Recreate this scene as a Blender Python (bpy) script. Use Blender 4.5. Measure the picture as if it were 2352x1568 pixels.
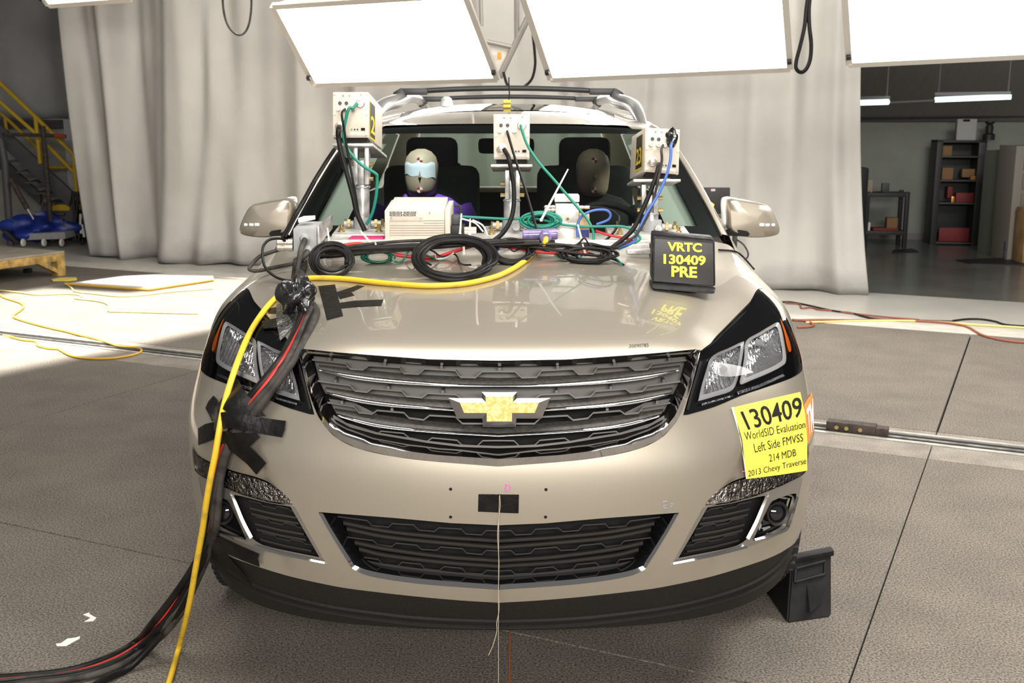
import bpy, bmesh, math, random
import numpy as np
from mathutils import Vector, Matrix
from mathutils.bvhtree import BVHTree
from mathutils.geometry import delaunay_2d_cdt
random.seed(7)
for _o in list(bpy.data.objects): bpy.data.objects.remove(_o)
SC = bpy.context.scene
COL = SC.collection
# ------------------------------------------------------------------ camera
FPX, CX, CY = 2540.0, 1176.0, 784.0
PITCH, YAW = math.radians(11.33), math.radians(0.29)
CAM = Vector((0.049, -2.72, 1.61))
cd = bpy.data.cameras.new('camera'); cam = bpy.data.objects.new('camera', cd); COL.objects.link(cam)
cd.sensor_width = 36.0; cd.lens = FPX/2352*36.0; cd.clip_start = 0.05; cd.clip_end = 200
cam.location = CAM; cam.rotation_euler = (math.pi/2-PITCH, 0, YAW)
cd.dof.use_dof = True; cd.dof.focus_distance = 3.3; cd.dof.aperture_fstop = 8.0
SC.camera = cam
CR = cam.rotation_euler.to_matrix()
# ------------------------------------------------------------------ world, exposure
w = bpy.data.worlds.new('world'); SC.world = w; w.use_nodes = True
w.node_tree.nodes['Background'].inputs[0].default_value = (0.95, 0.93, 0.9, 1)
w.node_tree.nodes['Background'].inputs[1].default_value = 0.13
SC.view_settings.view_transform = 'Standard'; SC.view_settings.look = 'None'
SC.view_settings.exposure = 0.25; SC.view_settings.gamma = 1.0; SC.view_settings.use_curve_mapping = False
SC.cycles.use_denoising = True; SC.cycles.max_bounces = 8; SC.cycles.transparent_max_bounces = 12
SC.cycles.sample_clamp_indirect = 6.0; SC.cycles.caustics_reflective = False; SC.cycles.caustics_refractive = False
# ------------------------------------------------------------------ overhead lamps of the lighting rig, plus an added fill
def area(name, loc, target, sx, sy, power, color=(1, .965, .91)):
    l = bpy.data.lights.new(name, 'AREA'); l.shape = 'RECTANGLE'; l.size = sx; l.size_y = sy; l.energy = power; l.color = color
    o = bpy.data.objects.new(name, l); COL.objects.link(o); o.location = loc
    o.rotation_euler = (Vector(target)-Vector(loc)).to_track_quat('-Z', 'Y').to_euler()
    o['label'] = 'large softbox lamp of the overhead rig and its added fill'; o['category'] = 'lamp'
    return o
area('rig_lamp_front', (0.1, -0.5, 4.7), (0.1, -0.2, 0), 4.6, 2.4, 220)
area('fill_lamp_far', (0.6, -6.5, 3.1), (0.1, 0.0, 0.7), 5.0, 1.2, 520)  # unseen lamp added low behind the camera to brighten the bumper
area('rig_lamp_side', (4.4, 1.8, 4.6), (2.2, 3.2, 0.2), 2.4, 1.6, 310)
area('rig_lamp_back', (-0.5, 5.6, 4.9), (-0.5, 9.5, 1.0), 6.0, 1.2, 150)
_o = area('rig_lamp_floor', (-4.2, 5.7, 5.0), (-4.2, 5.7, 0), 7.2, 3.0, 420, (1, .965, .90)); _o.rotation_euler = (0, 0, math.atan2(.84, .54)); _o.data.spread = math.radians(5)
_l2 = bpy.data.lights.new('rig_spot', 'SPOT'); _l2.energy = 1900; _l2.color = (.93, .93, 1); _l2.spot_size = math.radians(7); _l2.spot_blend = .3; _l2.shadow_soft_size = .05
_o2 = bpy.data.objects.new('rig_spot', _l2); COL.objects.link(_o2); _o2.location = (-.42, 1.0, 4.4); _o2.rotation_euler = (Vector((-.41, 2.62, 1.51))-_o2.location).to_track_quat('-Z', 'Y').to_euler()
_o2['label'] = 'narrow spot lamp of the rig above the car roof'; _o2['category'] = 'lamp'
# ------------------------------------------------------------------ projection helpers
def ray(px, py):
    return (CR @ Vector(((px-CX)/FPX, -(py-CY)/FPX, -1.0))).normalized()
def atY(px, py, y):            # point at depth y behind the bumper
    d = ray(px, py); return CAM + d*((y-CAM.y)/d.y)
def atZ(px, py, z=0.0):
    d = ray(px, py); return CAM + d*((z-CAM.z)/d.z)
def pxm(y, z=1.2):             # pixels per metre at that depth
    p = Vector((0, y, z)) - CAM
    return FPX/(-(CR.transposed() @ p).z)
# ------------------------------------------------------------------ materials
MATS = {}
def mat(name, col=(.5, .5, .5), rough=.5, metal=0.0, coat=0.0, spec=.5, noise=0.0, nscale=20, bump=0.0, emit=None, es=1.0, coat_rough=.03, trans=0.0, alpha=1.0, ior=1.45, col2=None, ramp=(.35, .65), aniso=None, detail=6, bscale=None):
    if name in MATS: return MATS[name]
    m = bpy.data.materials.new(name); m.use_nodes = True
    nt = m.node_tree; b = nt.nodes['Principled BSDF']
    I = b.inputs
    I['Base Color'].default_value = (*col, 1); I['Roughness'].default_value = rough; I['Metallic'].default_value = metal
    I['Coat Weight'].default_value = coat; I['Coat Roughness'].default_value = coat_rough
    I['Specular IOR Level'].default_value = spec; I['Transmission Weight'].default_value = trans; I['Alpha'].default_value = alpha; I['IOR'].default_value = ior
    if emit: I['Emission Color'].default_value = (*emit, 1); I['Emission Strength'].default_value = es
    if noise > 0 or bump > 0 or col2:
        tc = nt.nodes.new('ShaderNodeTexCoord')
        mp = nt.nodes.new('ShaderNodeMapping'); nt.links.new(tc.outputs['Object'], mp.inputs[0])
        if aniso: mp.inputs['Scale'].default_value = aniso
        n = nt.nodes.new('ShaderNodeTexNoise'); n.inputs['Scale'].default_value = nscale; n.inputs['Detail'].default_value = detail
        nt.links.new(mp.outputs[0], n.inputs['Vector'])
        if noise > 0 or col2:
            r = nt.nodes.new('ShaderNodeValToRGB'); r.color_ramp.elements[0].position, r.color_ramp.elements[1].position = ramp
            c1 = tuple(max(0, c*(1-noise)) for c in col) if col2 is None else col
            c2 = tuple(min(1, c*(1+noise)) for c in col) if col2 is None else col2
            r.color_ramp.elements[0].color = (*c1, 1); r.color_ramp.elements[1].color = (*c2, 1)
            nt.links.new(n.outputs['Fac'], r.inputs[0]); nt.links.new(r.outputs[0], I['Base Color'])
        if bump > 0:
            n2 = n
            if bscale:
                n2 = nt.nodes.new('ShaderNodeTexNoise'); n2.inputs['Scale'].default_value = bscale; n2.inputs['Detail'].default_value = 4
                nt.links.new(mp.outputs[0], n2.inputs['Vector'])
            bp = nt.nodes.new('ShaderNodeBump'); bp.inputs['Strength'].default_value = bump; bp.inputs['Distance'].default_value = .01
            nt.links.new(n2.outputs['Fac'], bp.inputs['Height']); nt.links.new(bp.outputs[0], I['Normal'])
    MATS[name] = m; return m
def glass_mat(name, tint=(.8, .88, .84), refl=1.0, rough=0.0, ior=1.5):
    if name in MATS: return MATS[name]
    m = bpy.data.materials.new(name); m.use_nodes = True; nt = m.node_tree; nt.nodes.clear()
    out = nt.nodes.new('ShaderNodeOutputMaterial'); mx = nt.nodes.new('ShaderNodeMixShader')
    t = nt.nodes.new('ShaderNodeBsdfTransparent'); t.inputs[0].default_value = (*tint, 1)
    g = nt.nodes.new('ShaderNodeBsdfGlossy'); g.inputs['Roughness'].default_value = rough; g.inputs[0].default_value = (refl, refl, refl, 1)
    f = nt.nodes.new('ShaderNodeFresnel'); f.inputs[0].default_value = ior
    nt.links.new(f.outputs[0], mx.inputs[0]); nt.links.new(t.outputs[0], mx.inputs[1]); nt.links.new(g.outputs[0], mx.inputs[2]); nt.links.new(mx.outputs[0], out.inputs[0])
    MATS[name] = m; return m
PAINT = mat('champagne paint', (.52, .465, .38), rough=.37, metal=.72, coat=.75, spec=.5, coat_rough=.015)
CHROME = mat('chrome', (.82, .82, .83), rough=.06, metal=1.0)
CHROME_D = mat('dark chrome', (.23, .235, .25), rough=.12, metal=1.0, noise=.25, nscale=40)
SATIN = mat('satin silver plastic', (.42, .40, .37), rough=.28, metal=.8)
BLKP = mat('black plastic', (.016, .015, .014), rough=.5, noise=.25, nscale=60)
BLKG = mat('gloss black', (.007, .007, .008), rough=.06, coat=.6)
GREYP = mat('charcoal grille plastic', (.085, .077, .069), rough=.55, noise=.25, nscale=90)
DARK = mat('dark cavity', (.008, .008, .008), rough=.9)
LIPM = mat('textured black lip', (.014, .0125, .011), rough=.55, spec=.3, noise=.2, nscale=300, bump=.1)
TAPE = mat('black tape', (.007, .0065, .006), rough=.4, spec=.25, noise=.3, nscale=25, bump=.25, bscale=45)
RUBBER = mat('tyre rubber', (.022, .021, .02), rough=.75, noise=.2, nscale=40)
CABLEB = mat('black cable', (.010, .0095, .009), rough=.42, spec=.25, noise=.45, nscale=14)
CABLEG = mat('grey worn cable', (.045, .040, .035), rough=.6, spec=.25, noise=.5, nscale=20)
CABLER = mat('red cable', (.55, .025, .02), rough=.4)
CABLEY = mat('yellow cable', (.78, .50, .035), rough=.45, noise=0, col2=(.42, .29, .06), nscale=22, ramp=(.55, .78))
CABLEGR = mat('green cable', (.012, .22, .15), rough=.4)
CABLEBL = mat('blue cable', (.07, .15, .50), rough=.4)
BEIGE = mat('beige camera metal', (.70, .62, .51), rough=.42, noise=.05, nscale=30)
ALU = mat('raw aluminium', (.66, .64, .60), rough=.4, metal=.45, noise=.25, nscale=25)
STEEL = mat('grey steel', (.46, .45, .435), rough=.36, metal=.55, noise=.3, nscale=30)
GALV = mat('grey painted box', (.33, .335, .33), rough=.45, noise=.1, nscale=30)
BRASS = mat('brass bolt', (.55, .42, .18), rough=.35, metal=.9)
ZIP = mat('white nylon', (.80, .77, .70), rough=.5)
WHITE = mat('white paper', (.85, .84, .80), rough=.6)
# ------------------------------------------------------------------ mesh helpers
def link(name, me, m=None, parent=None, smooth=True, sharp=None):
    o = bpy.data.objects.new(name, me); COL.objects.link(o)
    if m: 
        if me.materials: me.materials[0] = m
        else: me.materials.append(m)
    if smooth:
        me.polygons.foreach_set('use_smooth', [True]*len(me.polygons))
        if sharp is not None: me.set_sharp_from_angle(angle=math.radians(sharp))
    if parent: o.parent = parent
    return o
def mesh(name, verts, faces, m=None, parent=None, smooth=True, sharp=35):
    used = sorted({i for f in faces for i in f}); ix = {a: k for k, a in enumerate(used)}
    me = bpy.data.meshes.new(name); me.from_pydata([tuple(verts[i]) for i in used], [], [tuple(ix[i] for i in f) for f in faces]); me.update()
    return link(name, me, m, parent, smooth, sharp)
def frombm(name, bm, m=None, parent=None, smooth=True, sharp=35):
    me = bpy.data.meshes.new(name); bmesh.ops.recalc_face_normals(bm, faces=bm.faces); bm.to_mesh(me); bm.free()
    return link(name, me, m, parent, smooth, sharp)
def tag(o, label, cat, group=None, kind=None):
    if label: o['label'] = label
    if cat: o['category'] = cat
    if group: o['group'] = group
    if kind: o['kind'] = kind
    return o
def empty(name, loc=(0, 0, 0), label=None, cat=None, group=None):
    o = bpy.data.objects.new(name, None); COL.objects.link(o); o.location = loc; o.empty_display_size = .1
    return tag(o, label, cat, group)
def child(o, root):            # parent while keeping world placement (root has no rotation)
    o.parent = root; o.matrix_parent_inverse = Matrix.Translation(root.location).inverted(); return o
def bbox(bm, c, s, M=None, bev=0.0, seg=2):
    r = bmesh.ops.create_cube(bm, size=1.0); vs = r['verts']
    for v in vs: v.co = Vector((v.co.x*s[0], v.co.y*s[1], v.co.z*s[2]))
    if bev > 0:
        es = list({e for v in vs for e in v.link_edges})
        rr = bmesh.ops.bevel(bm, geom=es, offset=bev, segments=seg, profile=.6, affect='EDGES')
        vs = list({v for f in rr['faces'] for v in f.verts} | {v for v in vs if v.is_valid})
    for v in vs:
        co = Vector(v.co)
        if M is not None: co = M @ co
        v.co = co + Vector(c)
    return vs
def box(name, c, s, m, parent=None, rot=None, bev=.003, seg=2):
    bm = bmesh.new(); M = None
    if rot is not None: M = rot if isinstance(rot, Matrix) else Matrix.Rotation(rot, 3, 'Z')
    bbox(bm, c, s, M, bev, seg)
    return frombm(name, bm, m, parent)
def cyl_bm(bm, a, b, r, r2=None, n=16, cap=True):
    a, b = Vector(a), Vector(b); r2 = r if r2 is None else r2
    d = (b-a).normalized(); u = d.orthogonal().normalized(); v = d.cross(u)
    A = [bm.verts.new(a+(u*math.cos(t)+v*math.sin(t))*r) for t in [2*math.pi*i/n for i in range(n)]]
    B = [bm.verts.new(b+(u*math.cos(t)+v*math.sin(t))*r2) for t in [2*math.pi*i/n for i in range(n)]]
    for i in range(n): bm.faces.new((A[i], A[(i+1) % n], B[(i+1) % n], B[i]))
    if cap: bm.faces.new(A[::-1]); bm.faces.new(B)
def cyl(name, a, b, r, m, parent=None, r2=None, n=16):
    bm = bmesh.new(); cyl_bm(bm, a, b, r, r2, n); return frombm(name, bm, m, parent)
def lathe(name, prof, o, ax, m, parent=None, n=24):   # prof: (radius, along)
    o, ax = Vector(o), Vector(ax).normalized(); u = ax.orthogonal().normalized(); v = ax.cross(u)
    V = []; F = []
    for r, h in prof:
        for i in range(n):
            t = 2*math.pi*i/n; V.append(o+ax*h+(u*math.cos(t)+v*math.sin(t))*r)
    k = len(prof)
    for j in range(k-1):
        for i in range(n): F.append((j*n+i, j*n+(i+1) % n, (j+1)*n+(i+1) % n, (j+1)*n+i))
    F.append(tuple(range(n))[::-1]); F.append(tuple((k-1)*n+i for i in range(n)))
    return mesh(name, V, F, m, parent)
def crom(pts, n=6, closed=False):
    P = [Vector(p) for p in pts]
    if len(P) < 3: return P
    out = []; N = len(P); rng = N if closed else N-1
    for i in range(rng):
        if closed: p0, p1, p2, p3 = P[i-1], P[i], P[(i+1) % N], P[(i+2) % N]
        else:
            p1, p2 = P[i], P[i+1]; p0 = P[i-1] if i else p1*2-p2; p3 = P[i+2] if i+2 < N else p2*2-p1
        for k in range(n):
            t = k/n; t2 = t*t; t3 = t2*t
            out.append(.5*((2*p1)+(p2-p0)*t+(2*p0-5*p1+4*p2-p3)*t2+(3*p1-p0-3*p2+p3)*t3))
    if not closed: out.append(P[-1])
    return out
def tube_bm(bm, pts, r, n=8, closed=False):
    P = [Vector(p) for p in pts]; N = len(P)
    rad = r if callable(r) else (lambda t: r)
    T = []
    for i in range(N):
        a = P[i-1] if (i or closed) else P[i]; b = P[(i+1) % N] if (i < N-1 or closed) else P[i]
        d = (b-a); T.append(d.normalized() if d.length > 1e-9 else Vector((0, 0, 1)))
    u = T[0].orthogonal().normalized(); rings = []
    for i in range(N):
        u = (u - T[i]*u.dot(T[i])); u = u.normalized() if u.length > 1e-6 else T[i].orthogonal().normalized()
        v = T[i].cross(u); rr = rad(i/max(1, N-1))
        rings.append([bm.verts.new(P[i]+(u*math.cos(2*math.pi*k/n)+v*math.sin(2*math.pi*k/n))*rr) for k in range(n)])
    for i in range(N if closed else N-1):
        A, B = rings[i], rings[(i+1) % N]
        off = 0
        if closed and i == N-1:
            off = min(range(n), key=lambda q: (A[0].co-B[q].co).length)
        for k in range(n): bm.faces.new((A[k], A[(k+1) % n], B[(k+1+off) % n], B[(k+off) % n]))
    if not closed:
        bm.faces.new(rings[0][::-1]); bm.faces.new(rings[-1])
def tube(name, pts, r, m, parent=None, n=8, sm=6, closed=False):
    bm = bmesh.new(); tube_bm(bm, crom(pts, sm, closed) if sm > 1 else pts, r, n, closed); return frombm(name, bm, m, parent, sharp=60)
def sheet(name, grid, m, parent=None, thick=0.0, closed=False):   # grid rows of Vectors
    R, C = len(grid), len(grid[0]); V = [p for r in grid for p in r]
    F = [(i*C+j, i*C+j+1, (i+1)*C+j+1, (i+1)*C+j) for i in range(R-1) for j in range(C-1)]
    o = mesh(name, V, F, m, parent, sharp=None)
    if thick:
        md = o.modifiers.new('solid', 'SOLIDIFY'); md.thickness = thick; md.offset = -1 if thick > 0 else 1
    return o
def lerp(a, b, t): return a+(b-a)*t
# ------------------------------------------------------------------ car body base surface (right half), bicubic through a control net
def _row(xs, ys, zs):
    if isinstance(zs, (int, float)): zs = [zs]*len(xs)
    return list(zip(xs, ys, zs))
NET = [
 _row([0,.22,.42,.57,.70,.81,.885,.93,.95,.95], [.03,.04,.07,.12,.20,.32,.46,.62,.95,1.35], .268),
 _row([0,.22,.42,.575,.71,.825,.90,.945,.965,.965], [0,.008,.04,.09,.165,.28,.43,.62,.95,1.35], .365),
 _row([0,.22,.42,.58,.72,.84,.915,.96,.978,.98], [-.02,-.01,.022,.072,.145,.255,.40,.61,.95,1.35], .47),
 _row([0,.22,.42,.58,.72,.843,.92,.965,.982,.985], [-.03,-.02,.012,.06,.135,.245,.39,.60,.95,1.35], .59),
 _row([0,.22,.42,.58,.72,.845,.925,.968,.985,.987], [-.03,-.02,.012,.06,.14,.25,.40,.61,.95,1.35], .70),
 _row([0,.22,.42,.575,.715,.835,.92,.965,.985,.987], [-.015,-.005,.03,.08,.16,.275,.43,.64,.95,1.35], .79),
 _row([0,.22,.42,.565,.69,.80,.885,.94,.975,.98], [.015,.025,.062,.125,.21,.33,.49,.68,.98,1.35], [.895,.895,.895,.895,.90,.905,.91,.92,.925,.93]),
 _row([0,.22,.42,.555,.665,.765,.85,.915,.95,.955], [.035,.047,.09,.165,.27,.41,.56,.75,1.0,1.35], [.955,.955,.955,.955,.962,.975,.99,1.005,1.015,1.03]),
 _row([0,.22,.42,.543,.622,.725,.801,.852,.845,.846], [.055,.07,.125,.20,.38,.60,.75,.88,1.05,1.35], [1.0,1.0,1.0,.998,1.007,1.031,1.054,1.065,1.088,1.141]),
 _row([0,.21,.39,.49,.56,.65,.72,.775,.785,.79], [.115,.13,.185,.28,.44,.64,.79,.93,1.1,1.35], [1.038,1.038,1.038,1.038,1.045,1.065,1.085,1.10,1.122,1.165]),
 _row([0,.19,.34,.43,.50,.57,.63,.68,.69,.695], [.25,.265,.33,.43,.57,.73,.87,1.0,1.15,1.35], [1.07,1.07,1.072,1.075,1.083,1.10,1.116,1.13,1.148,1.178]),
 _row([0,.15,.27,.35,.41,.47,.51,.545,.555,.56], [.52,.535,.58,.66,.76,.88,.99,1.08,1.2,1.35], [1.108,1.108,1.11,1.113,1.12,1.132,1.143,1.153,1.167,1.188]),
 _row([0,.10,.19,.25,.29,.33,.36,.38,.39,.395], [.85,.86,.89,.94,1.0,1.08,1.15,1.21,1.28,1.35], [1.145,1.145,1.147,1.15,1.155,1.163,1.17,1.177,1.185,1.194]),
 _row([0,.03,.06,.09,.11,.13,.15,.165,.18,.19], [1.15,1.16,1.18,1.20,1.22,1.25,1.275,1.30,1.325,1.35], [1.178,1.18,1.182,1.184,1.186,1.189,1.191,1.194,1.196,1.198]),
 _row([0,.001,.002,.003,.004,.005,.006,.007,.008,.01], [1.345]*9+[1.35], 1.2),
]
NET = np.array(NET, float); NET[:8, 6:, 0] -= .010; NET[:8, 5, 0] -= .004
NR, NC = NET.shape[0]-1, NET.shape[1]-1
_E = np.empty((NR+3, NC+3, 3)); _E[1:-1, 1:-1] = NET
_E[0, 1:-1] = 2*NET[0]-NET[1]; _E[-1, 1:-1] = 2*NET[-1]-NET[-2]
# mirror column across the centre plane so that the hood runs over it smoothly
_E[:, 0] = _E[:, 2]*np.array([-1, 1, 1]); _E[:, -1] = 2*_E[:, -2]-_E[:, -3]
def _w(t):
    t2, t3 = t*t, t*t*t
    return np.stack([.5*(-t+2*t2-t3), .5*(2-5*t2+3*t3), .5*(t+4*t2-3*t3), .5*(-t2+t3)], -1)
def Pev(s, v):
    s = np.clip(np.asarray(s, float), 0, NC-1e-9); v = np.clip(np.asarray(v, float), 0, NR-1e-9)
    i, j = v.astype(int), s.astype(int); wv, ws = _w(v-i), _w(s-j)
    out = np.zeros(s.shape+(3,))
    for a in range(4):
        for b in range(4):
            out += (wv[..., a]*ws[..., b])[..., None]*_E[i+a, j+b]
    return out
def Nev(s, v):
    e = 1e-3
    n = np.cross(Pev(s+e, v)-Pev(s-e, v), Pev(s, v+e)-Pev(s, v-e))
    n /= np.maximum(1e-12, np.linalg.norm(n, axis=-1, keepdims=True))
    return n
_ns, _nv = NC*16+1, NR*14+1
_S, _V = np.meshgrid(np.linspace(0, NC, _ns), np.linspace(0, NR, _nv))
_G = Pev(_S, _V).reshape(-1, 3); _SV = np.stack([_S.ravel(), _V.ravel()], -1)
_T = []
for _i in range(_nv-1):
    for _j in range(_ns-1):
        a = _i*_ns+_j; _T.append((a, a+1, a+_ns+1)); _T.append((a, a+_ns+1, a+_ns))
BODY = BVHTree.FromPolygons([tuple(p) for p in _G], _T)
def hit_sv(o, d):
    loc, nor, idx, dist = BODY.ray_cast(o, d)
    if loc is None: return None
    a, b, c = (_G[k] for k in _T[idx]); p = np.array(loc)
    v0, v1, v2 = b-a, c-a, p-a
    d00, d01, d11, d20, d21 = v0@v0, v0@v1, v1@v1, v2@v0, v2@v1
    den = d00*d11-d01*d01
    if abs(den) < 1e-18: return _SV[_T[idx][0]]
    v = (d11*d20-d01*d21)/den; ww = (d00*d21-d01*d20)/den
    return _SV[_T[idx][0]]*(1-v-ww)+_SV[_T[idx][1]]*v+_SV[_T[idx][2]]*ww
MIRX = 1147.5
def px_sv(px, py):
    """surface parameters (s, v, side) seen at a pixel; walks towards the car centre past the silhouette"""
    for k in range(90):
        d = ray(px, py); 
        r = hit_sv(CAM, d)
        if r is not None: return r[0], r[1], 1.0
        m = Vector((-CAM.x, CAM.y, CAM.z)); dm = Vector((-d.x, d.y, d.z))
        r = hit_sv(m, dm)
        if r is not None: return r[0], r[1], -1.0
        px += 1.0 if px < MIRX else -1.0
        if py > 1300: py -= 1.0
        elif k % 3 == 2: py += .5
    raise RuntimeError('no surface at %g %g' % (px, py))
def on(px, py, off=0.0):
    s, v, sd = px_sv(px, py)
    p = Pev(s, v)+Nev(s, v)*off
    return Vector((p[0]*sd, p[1], p[2]))
def on_n(px, py):
    s, v, sd = px_sv(px, py); n = Nev(s, v); return Vector((n[0]*sd, n[1], n[2]))
def dens(pts, step=8.0, closed=True):
    out = []; n = len(pts)
    for i in range(n if closed else n-1):
        a, b = np.array(pts[i], float), np.array(pts[(i+1) % n], float)
        k = max(1, int(np.linalg.norm(b-a)/step))
        for q in range(k): out.append(tuple(a+(b-a)*q/k))
    if not closed: out.append(tuple(pts[-1]))
    return out
def smooth2(pts, n=6, closed=True):
    return [(p.x, p.y) for p in crom([(a, b, 0) for a, b in pts], n, closed)]
def inpoly(P, poly):
    x, y = P[:, 0], P[:, 1]; r = np.zeros(len(P), bool); n = len(poly); j = n-1
    for i in range(n):
        xi, yi = poly[i]; xj, yj = poly[j]
        c = ((yi > y) != (yj > y)) & (x < (xj-xi)*(y-yi)/((yj-yi) or 1e-12)+xi)
        r ^= c; j = i
    return r
def dist_poly(P, poly):
    d = np.full(len(P), 1e9); n = len(poly); Q = np.array(poly)
    for i in range(n):
        a, b = Q[i], Q[(i+1) % n]; ab = b-a; t = np.clip(((P-a)@ab)/max(1e-12, ab@ab), 0, 1)
        d = np.minimum(d, np.linalg.norm(P-(a+t[:, None]*ab), axis=1))
    return d
def cdt(outer, holes=(), step=.1, stepy=None):
    """triangulate a 2D region with holes and an interior lattice"""
    stepy = stepy or step
    loops = [list(outer)]+[list(h) for h in holes]
    O = np.array(outer); lo, hi = O.min(0), O.max(0)
    gx, gy = np.meshgrid(np.arange(lo[0]+step*.5, hi[0], step), np.arange(lo[1]+stepy*.5, hi[1], stepy))
    G = np.stack([gx.ravel(), gy.ravel()], -1)
    if len(G):
        k = inpoly(G, outer)
        for h in holes: k &= ~inpoly(G, h)
        G = G[k]
        for L in loops:
            if len(G): G = G[dist_poly(G, L) > .45*min(step, stepy)]
    V = []; E = []
    for L in loops:
        b = len(V); V += [Vector(p) for p in L]; E += [(b+i, b+(i+1) % len(L)) for i in range(len(L))]
    V += [Vector(tuple(p)) for p in G]
    r = delaunay_2d_cdt(V, E, [], 0, 1e-7)
    P = np.array([tuple(p) for p in r[0]]); F = [tuple(f) for f in r[2]]
    C = np.array([P[list(f)].mean(0) for f in F])
    k = inpoly(C, outer)
    for h in holes: k &= ~inpoly(C, h)
    return P, [f for f, q in zip(F, k) if q]
def skirted(V, F, depth_vec):
    """add a rim around the open edges; depth_vec[i] is the inward step of vertex i"""
    cnt = {}
    for f in F:
        for a, b in zip(f, f[1:]+f[:1]):
            cnt[(min(a, b), max(a, b))] = cnt.get((min(a, b), max(a, b)), 0)+1
    V = list(V); F = list(F); new = {}
    def dup(i, k):
        key = (i, k)
        if k == 0: return i
        if key not in new: new[key] = len(V); V.append(np.array(V[i])+depth_vec[i])
        return new[key]
    for f in list(F):
        for a, b in zip(f, f[1:]+f[:1]):
            if cnt.get((min(a, b), max(a, b))) == 1: F.append((dup(b, 0), dup(a, 0), dup(a, 1), dup(b, 1)))
    return V, F
def largest(F, n):
    par = list(range(n))
    def fd(i):
        while par[i] != i: par[i] = par[par[i]]; i = par[i]
        return i
    for f in F:
        for a in f[1:]: par[fd(a)] = fd(f[0])
    c = {}
    for f in F: c[fd(f[0])] = c.get(fd(f[0]), 0)+1
    k = max(c, key=c.get); return [f for f in F if fd(f[0]) == k]
def sv_panel(name, outer, holes, m, parent, step=.1, off=0.0, rim=.012, both=True, side=1, stepy=None, weld=True, disp=None):
    """body panel cut from the base surface: outlines given in surface parameters"""
    P, F = cdt(outer, holes, step, stepy)
    F = largest(F, len(P))
    X = Pev(P[:, 0], P[:, 1]); N = Nev(P[:, 0], P[:, 1])
    X = X+N*(off if disp is None else (off+disp(X))[:, None])
    a, b, c = F[0]
    if np.cross(X[b]-X[a], X[c]-X[a])@N[a] < 0: F = [f[::-1] for f in F]
    cen = X[:, 0] < 1e-4; X[cen, 0] = 0 if both else X[cen, 0]
    if both:
        n = len(X); Xm = X*np.array([-1, 1, 1]); Fm = [tuple(i+n for i in f[::-1]) for f in F]
        Nn = np.concatenate([N, N*np.array([-1, 1, 1])]); Xa = np.concatenate([X, Xm]); Fa = F+Fm
        if weld:
            # merge the centre line
            idx = np.arange(2*n); ci = np.where(cen)[0]; idx[ci+n] = ci
            Fa = [tuple(int(idx[i]) for i in f) for f in Fa]
    else:
        sc = np.array([side, 1, 1]); Xa = X*sc; Nn = N*sc; Fa = F if side > 0 else [f[::-1] for f in F]
    V, Fa = (list(Xa), Fa) if rim <= 0 else skirted(Xa, Fa, -Nn*rim)
    return mesh(name, V, Fa, m, parent, sharp=60)
def px2sv(pts, step=8, closed=True):
    return [px_sv(*p)[:2] for p in dens(pts, step, closed)]
def px_patch(name, outer, m, parent, off=.001, step=8, rim=.004, holes=(), grid=14, off_fn=None, mirror=False):
    """surface patch whose outline is where the thing sits on the body; mirror=True also returns its twin across the car"""
    sv = [px_sv(*p) for p in dens(outer, step)]
    sds = [q[2] for q in sv]
    if min(sds) < 0 < max(sds):          # crosses the centre: use signed s
        pts = [(q[0]*q[2], q[1]) for q in sv]; sign = None
    else: pts = [(q[0], q[1]) for q in sv]; sign = sds[0]
    hs = [[((q[0]*q[2] if sign is None else q[0]), q[1]) for q in [px_sv(*p) for p in dens(h, step)]] for h in holes]
    A = np.array(pts); ext = A.max(0)-A.min(0)
    P, F = cdt(pts, hs, max(ext[0]/grid, .02), max(ext[1]/grid, .02))
    S = np.abs(P[:, 0]); sg = np.sign(P[:, 0]) if sign is None else np.full(len(P), sign)
    sg[sg == 0] = 1
    M = np.stack([sg, np.ones(len(P)), np.ones(len(P))], -1)
    N = Nev(S, P[:, 1])*M; X = Pev(S, P[:, 1])*M
    o_ = off if off_fn is None else np.array([off_fn(Vector(x)) for x in X])[:, None]
    X = X+N*o_
    a, b, c = F[0]
    if np.cross(X[b]-X[a], X[c]-X[a])@N[a] < 0: F = [f[::-1] for f in F]
    V, F2 = skirted(X, F, -N*rim) if rim > 0 else (list(X), F)
    o = mesh(name, V, F2, m, parent, sharp=50)
    if mirror:
        me = bpy.data.meshes.new(name); me.from_pydata([(-v[0], v[1], v[2]) for v in V], [], [f[::-1] for f in F2]); me.update()
        return o, link(name, me, m, parent, True, 50)
    return o
def mirrored(o, parent=None, name=None):
    me = o.data.copy()
    co = np.empty(len(me.vertices)*3); me.vertices.foreach_get('co', co); co = co.reshape(-1, 3); co[:, 0] *= -1
    me.vertices.foreach_set('co', co.ravel()); me.flip_normals(); me.update()
    n = bpy.data.objects.new(name or o.name.split('.')[0], me); COL.objects.link(n); n.parent = parent
    return n
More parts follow.
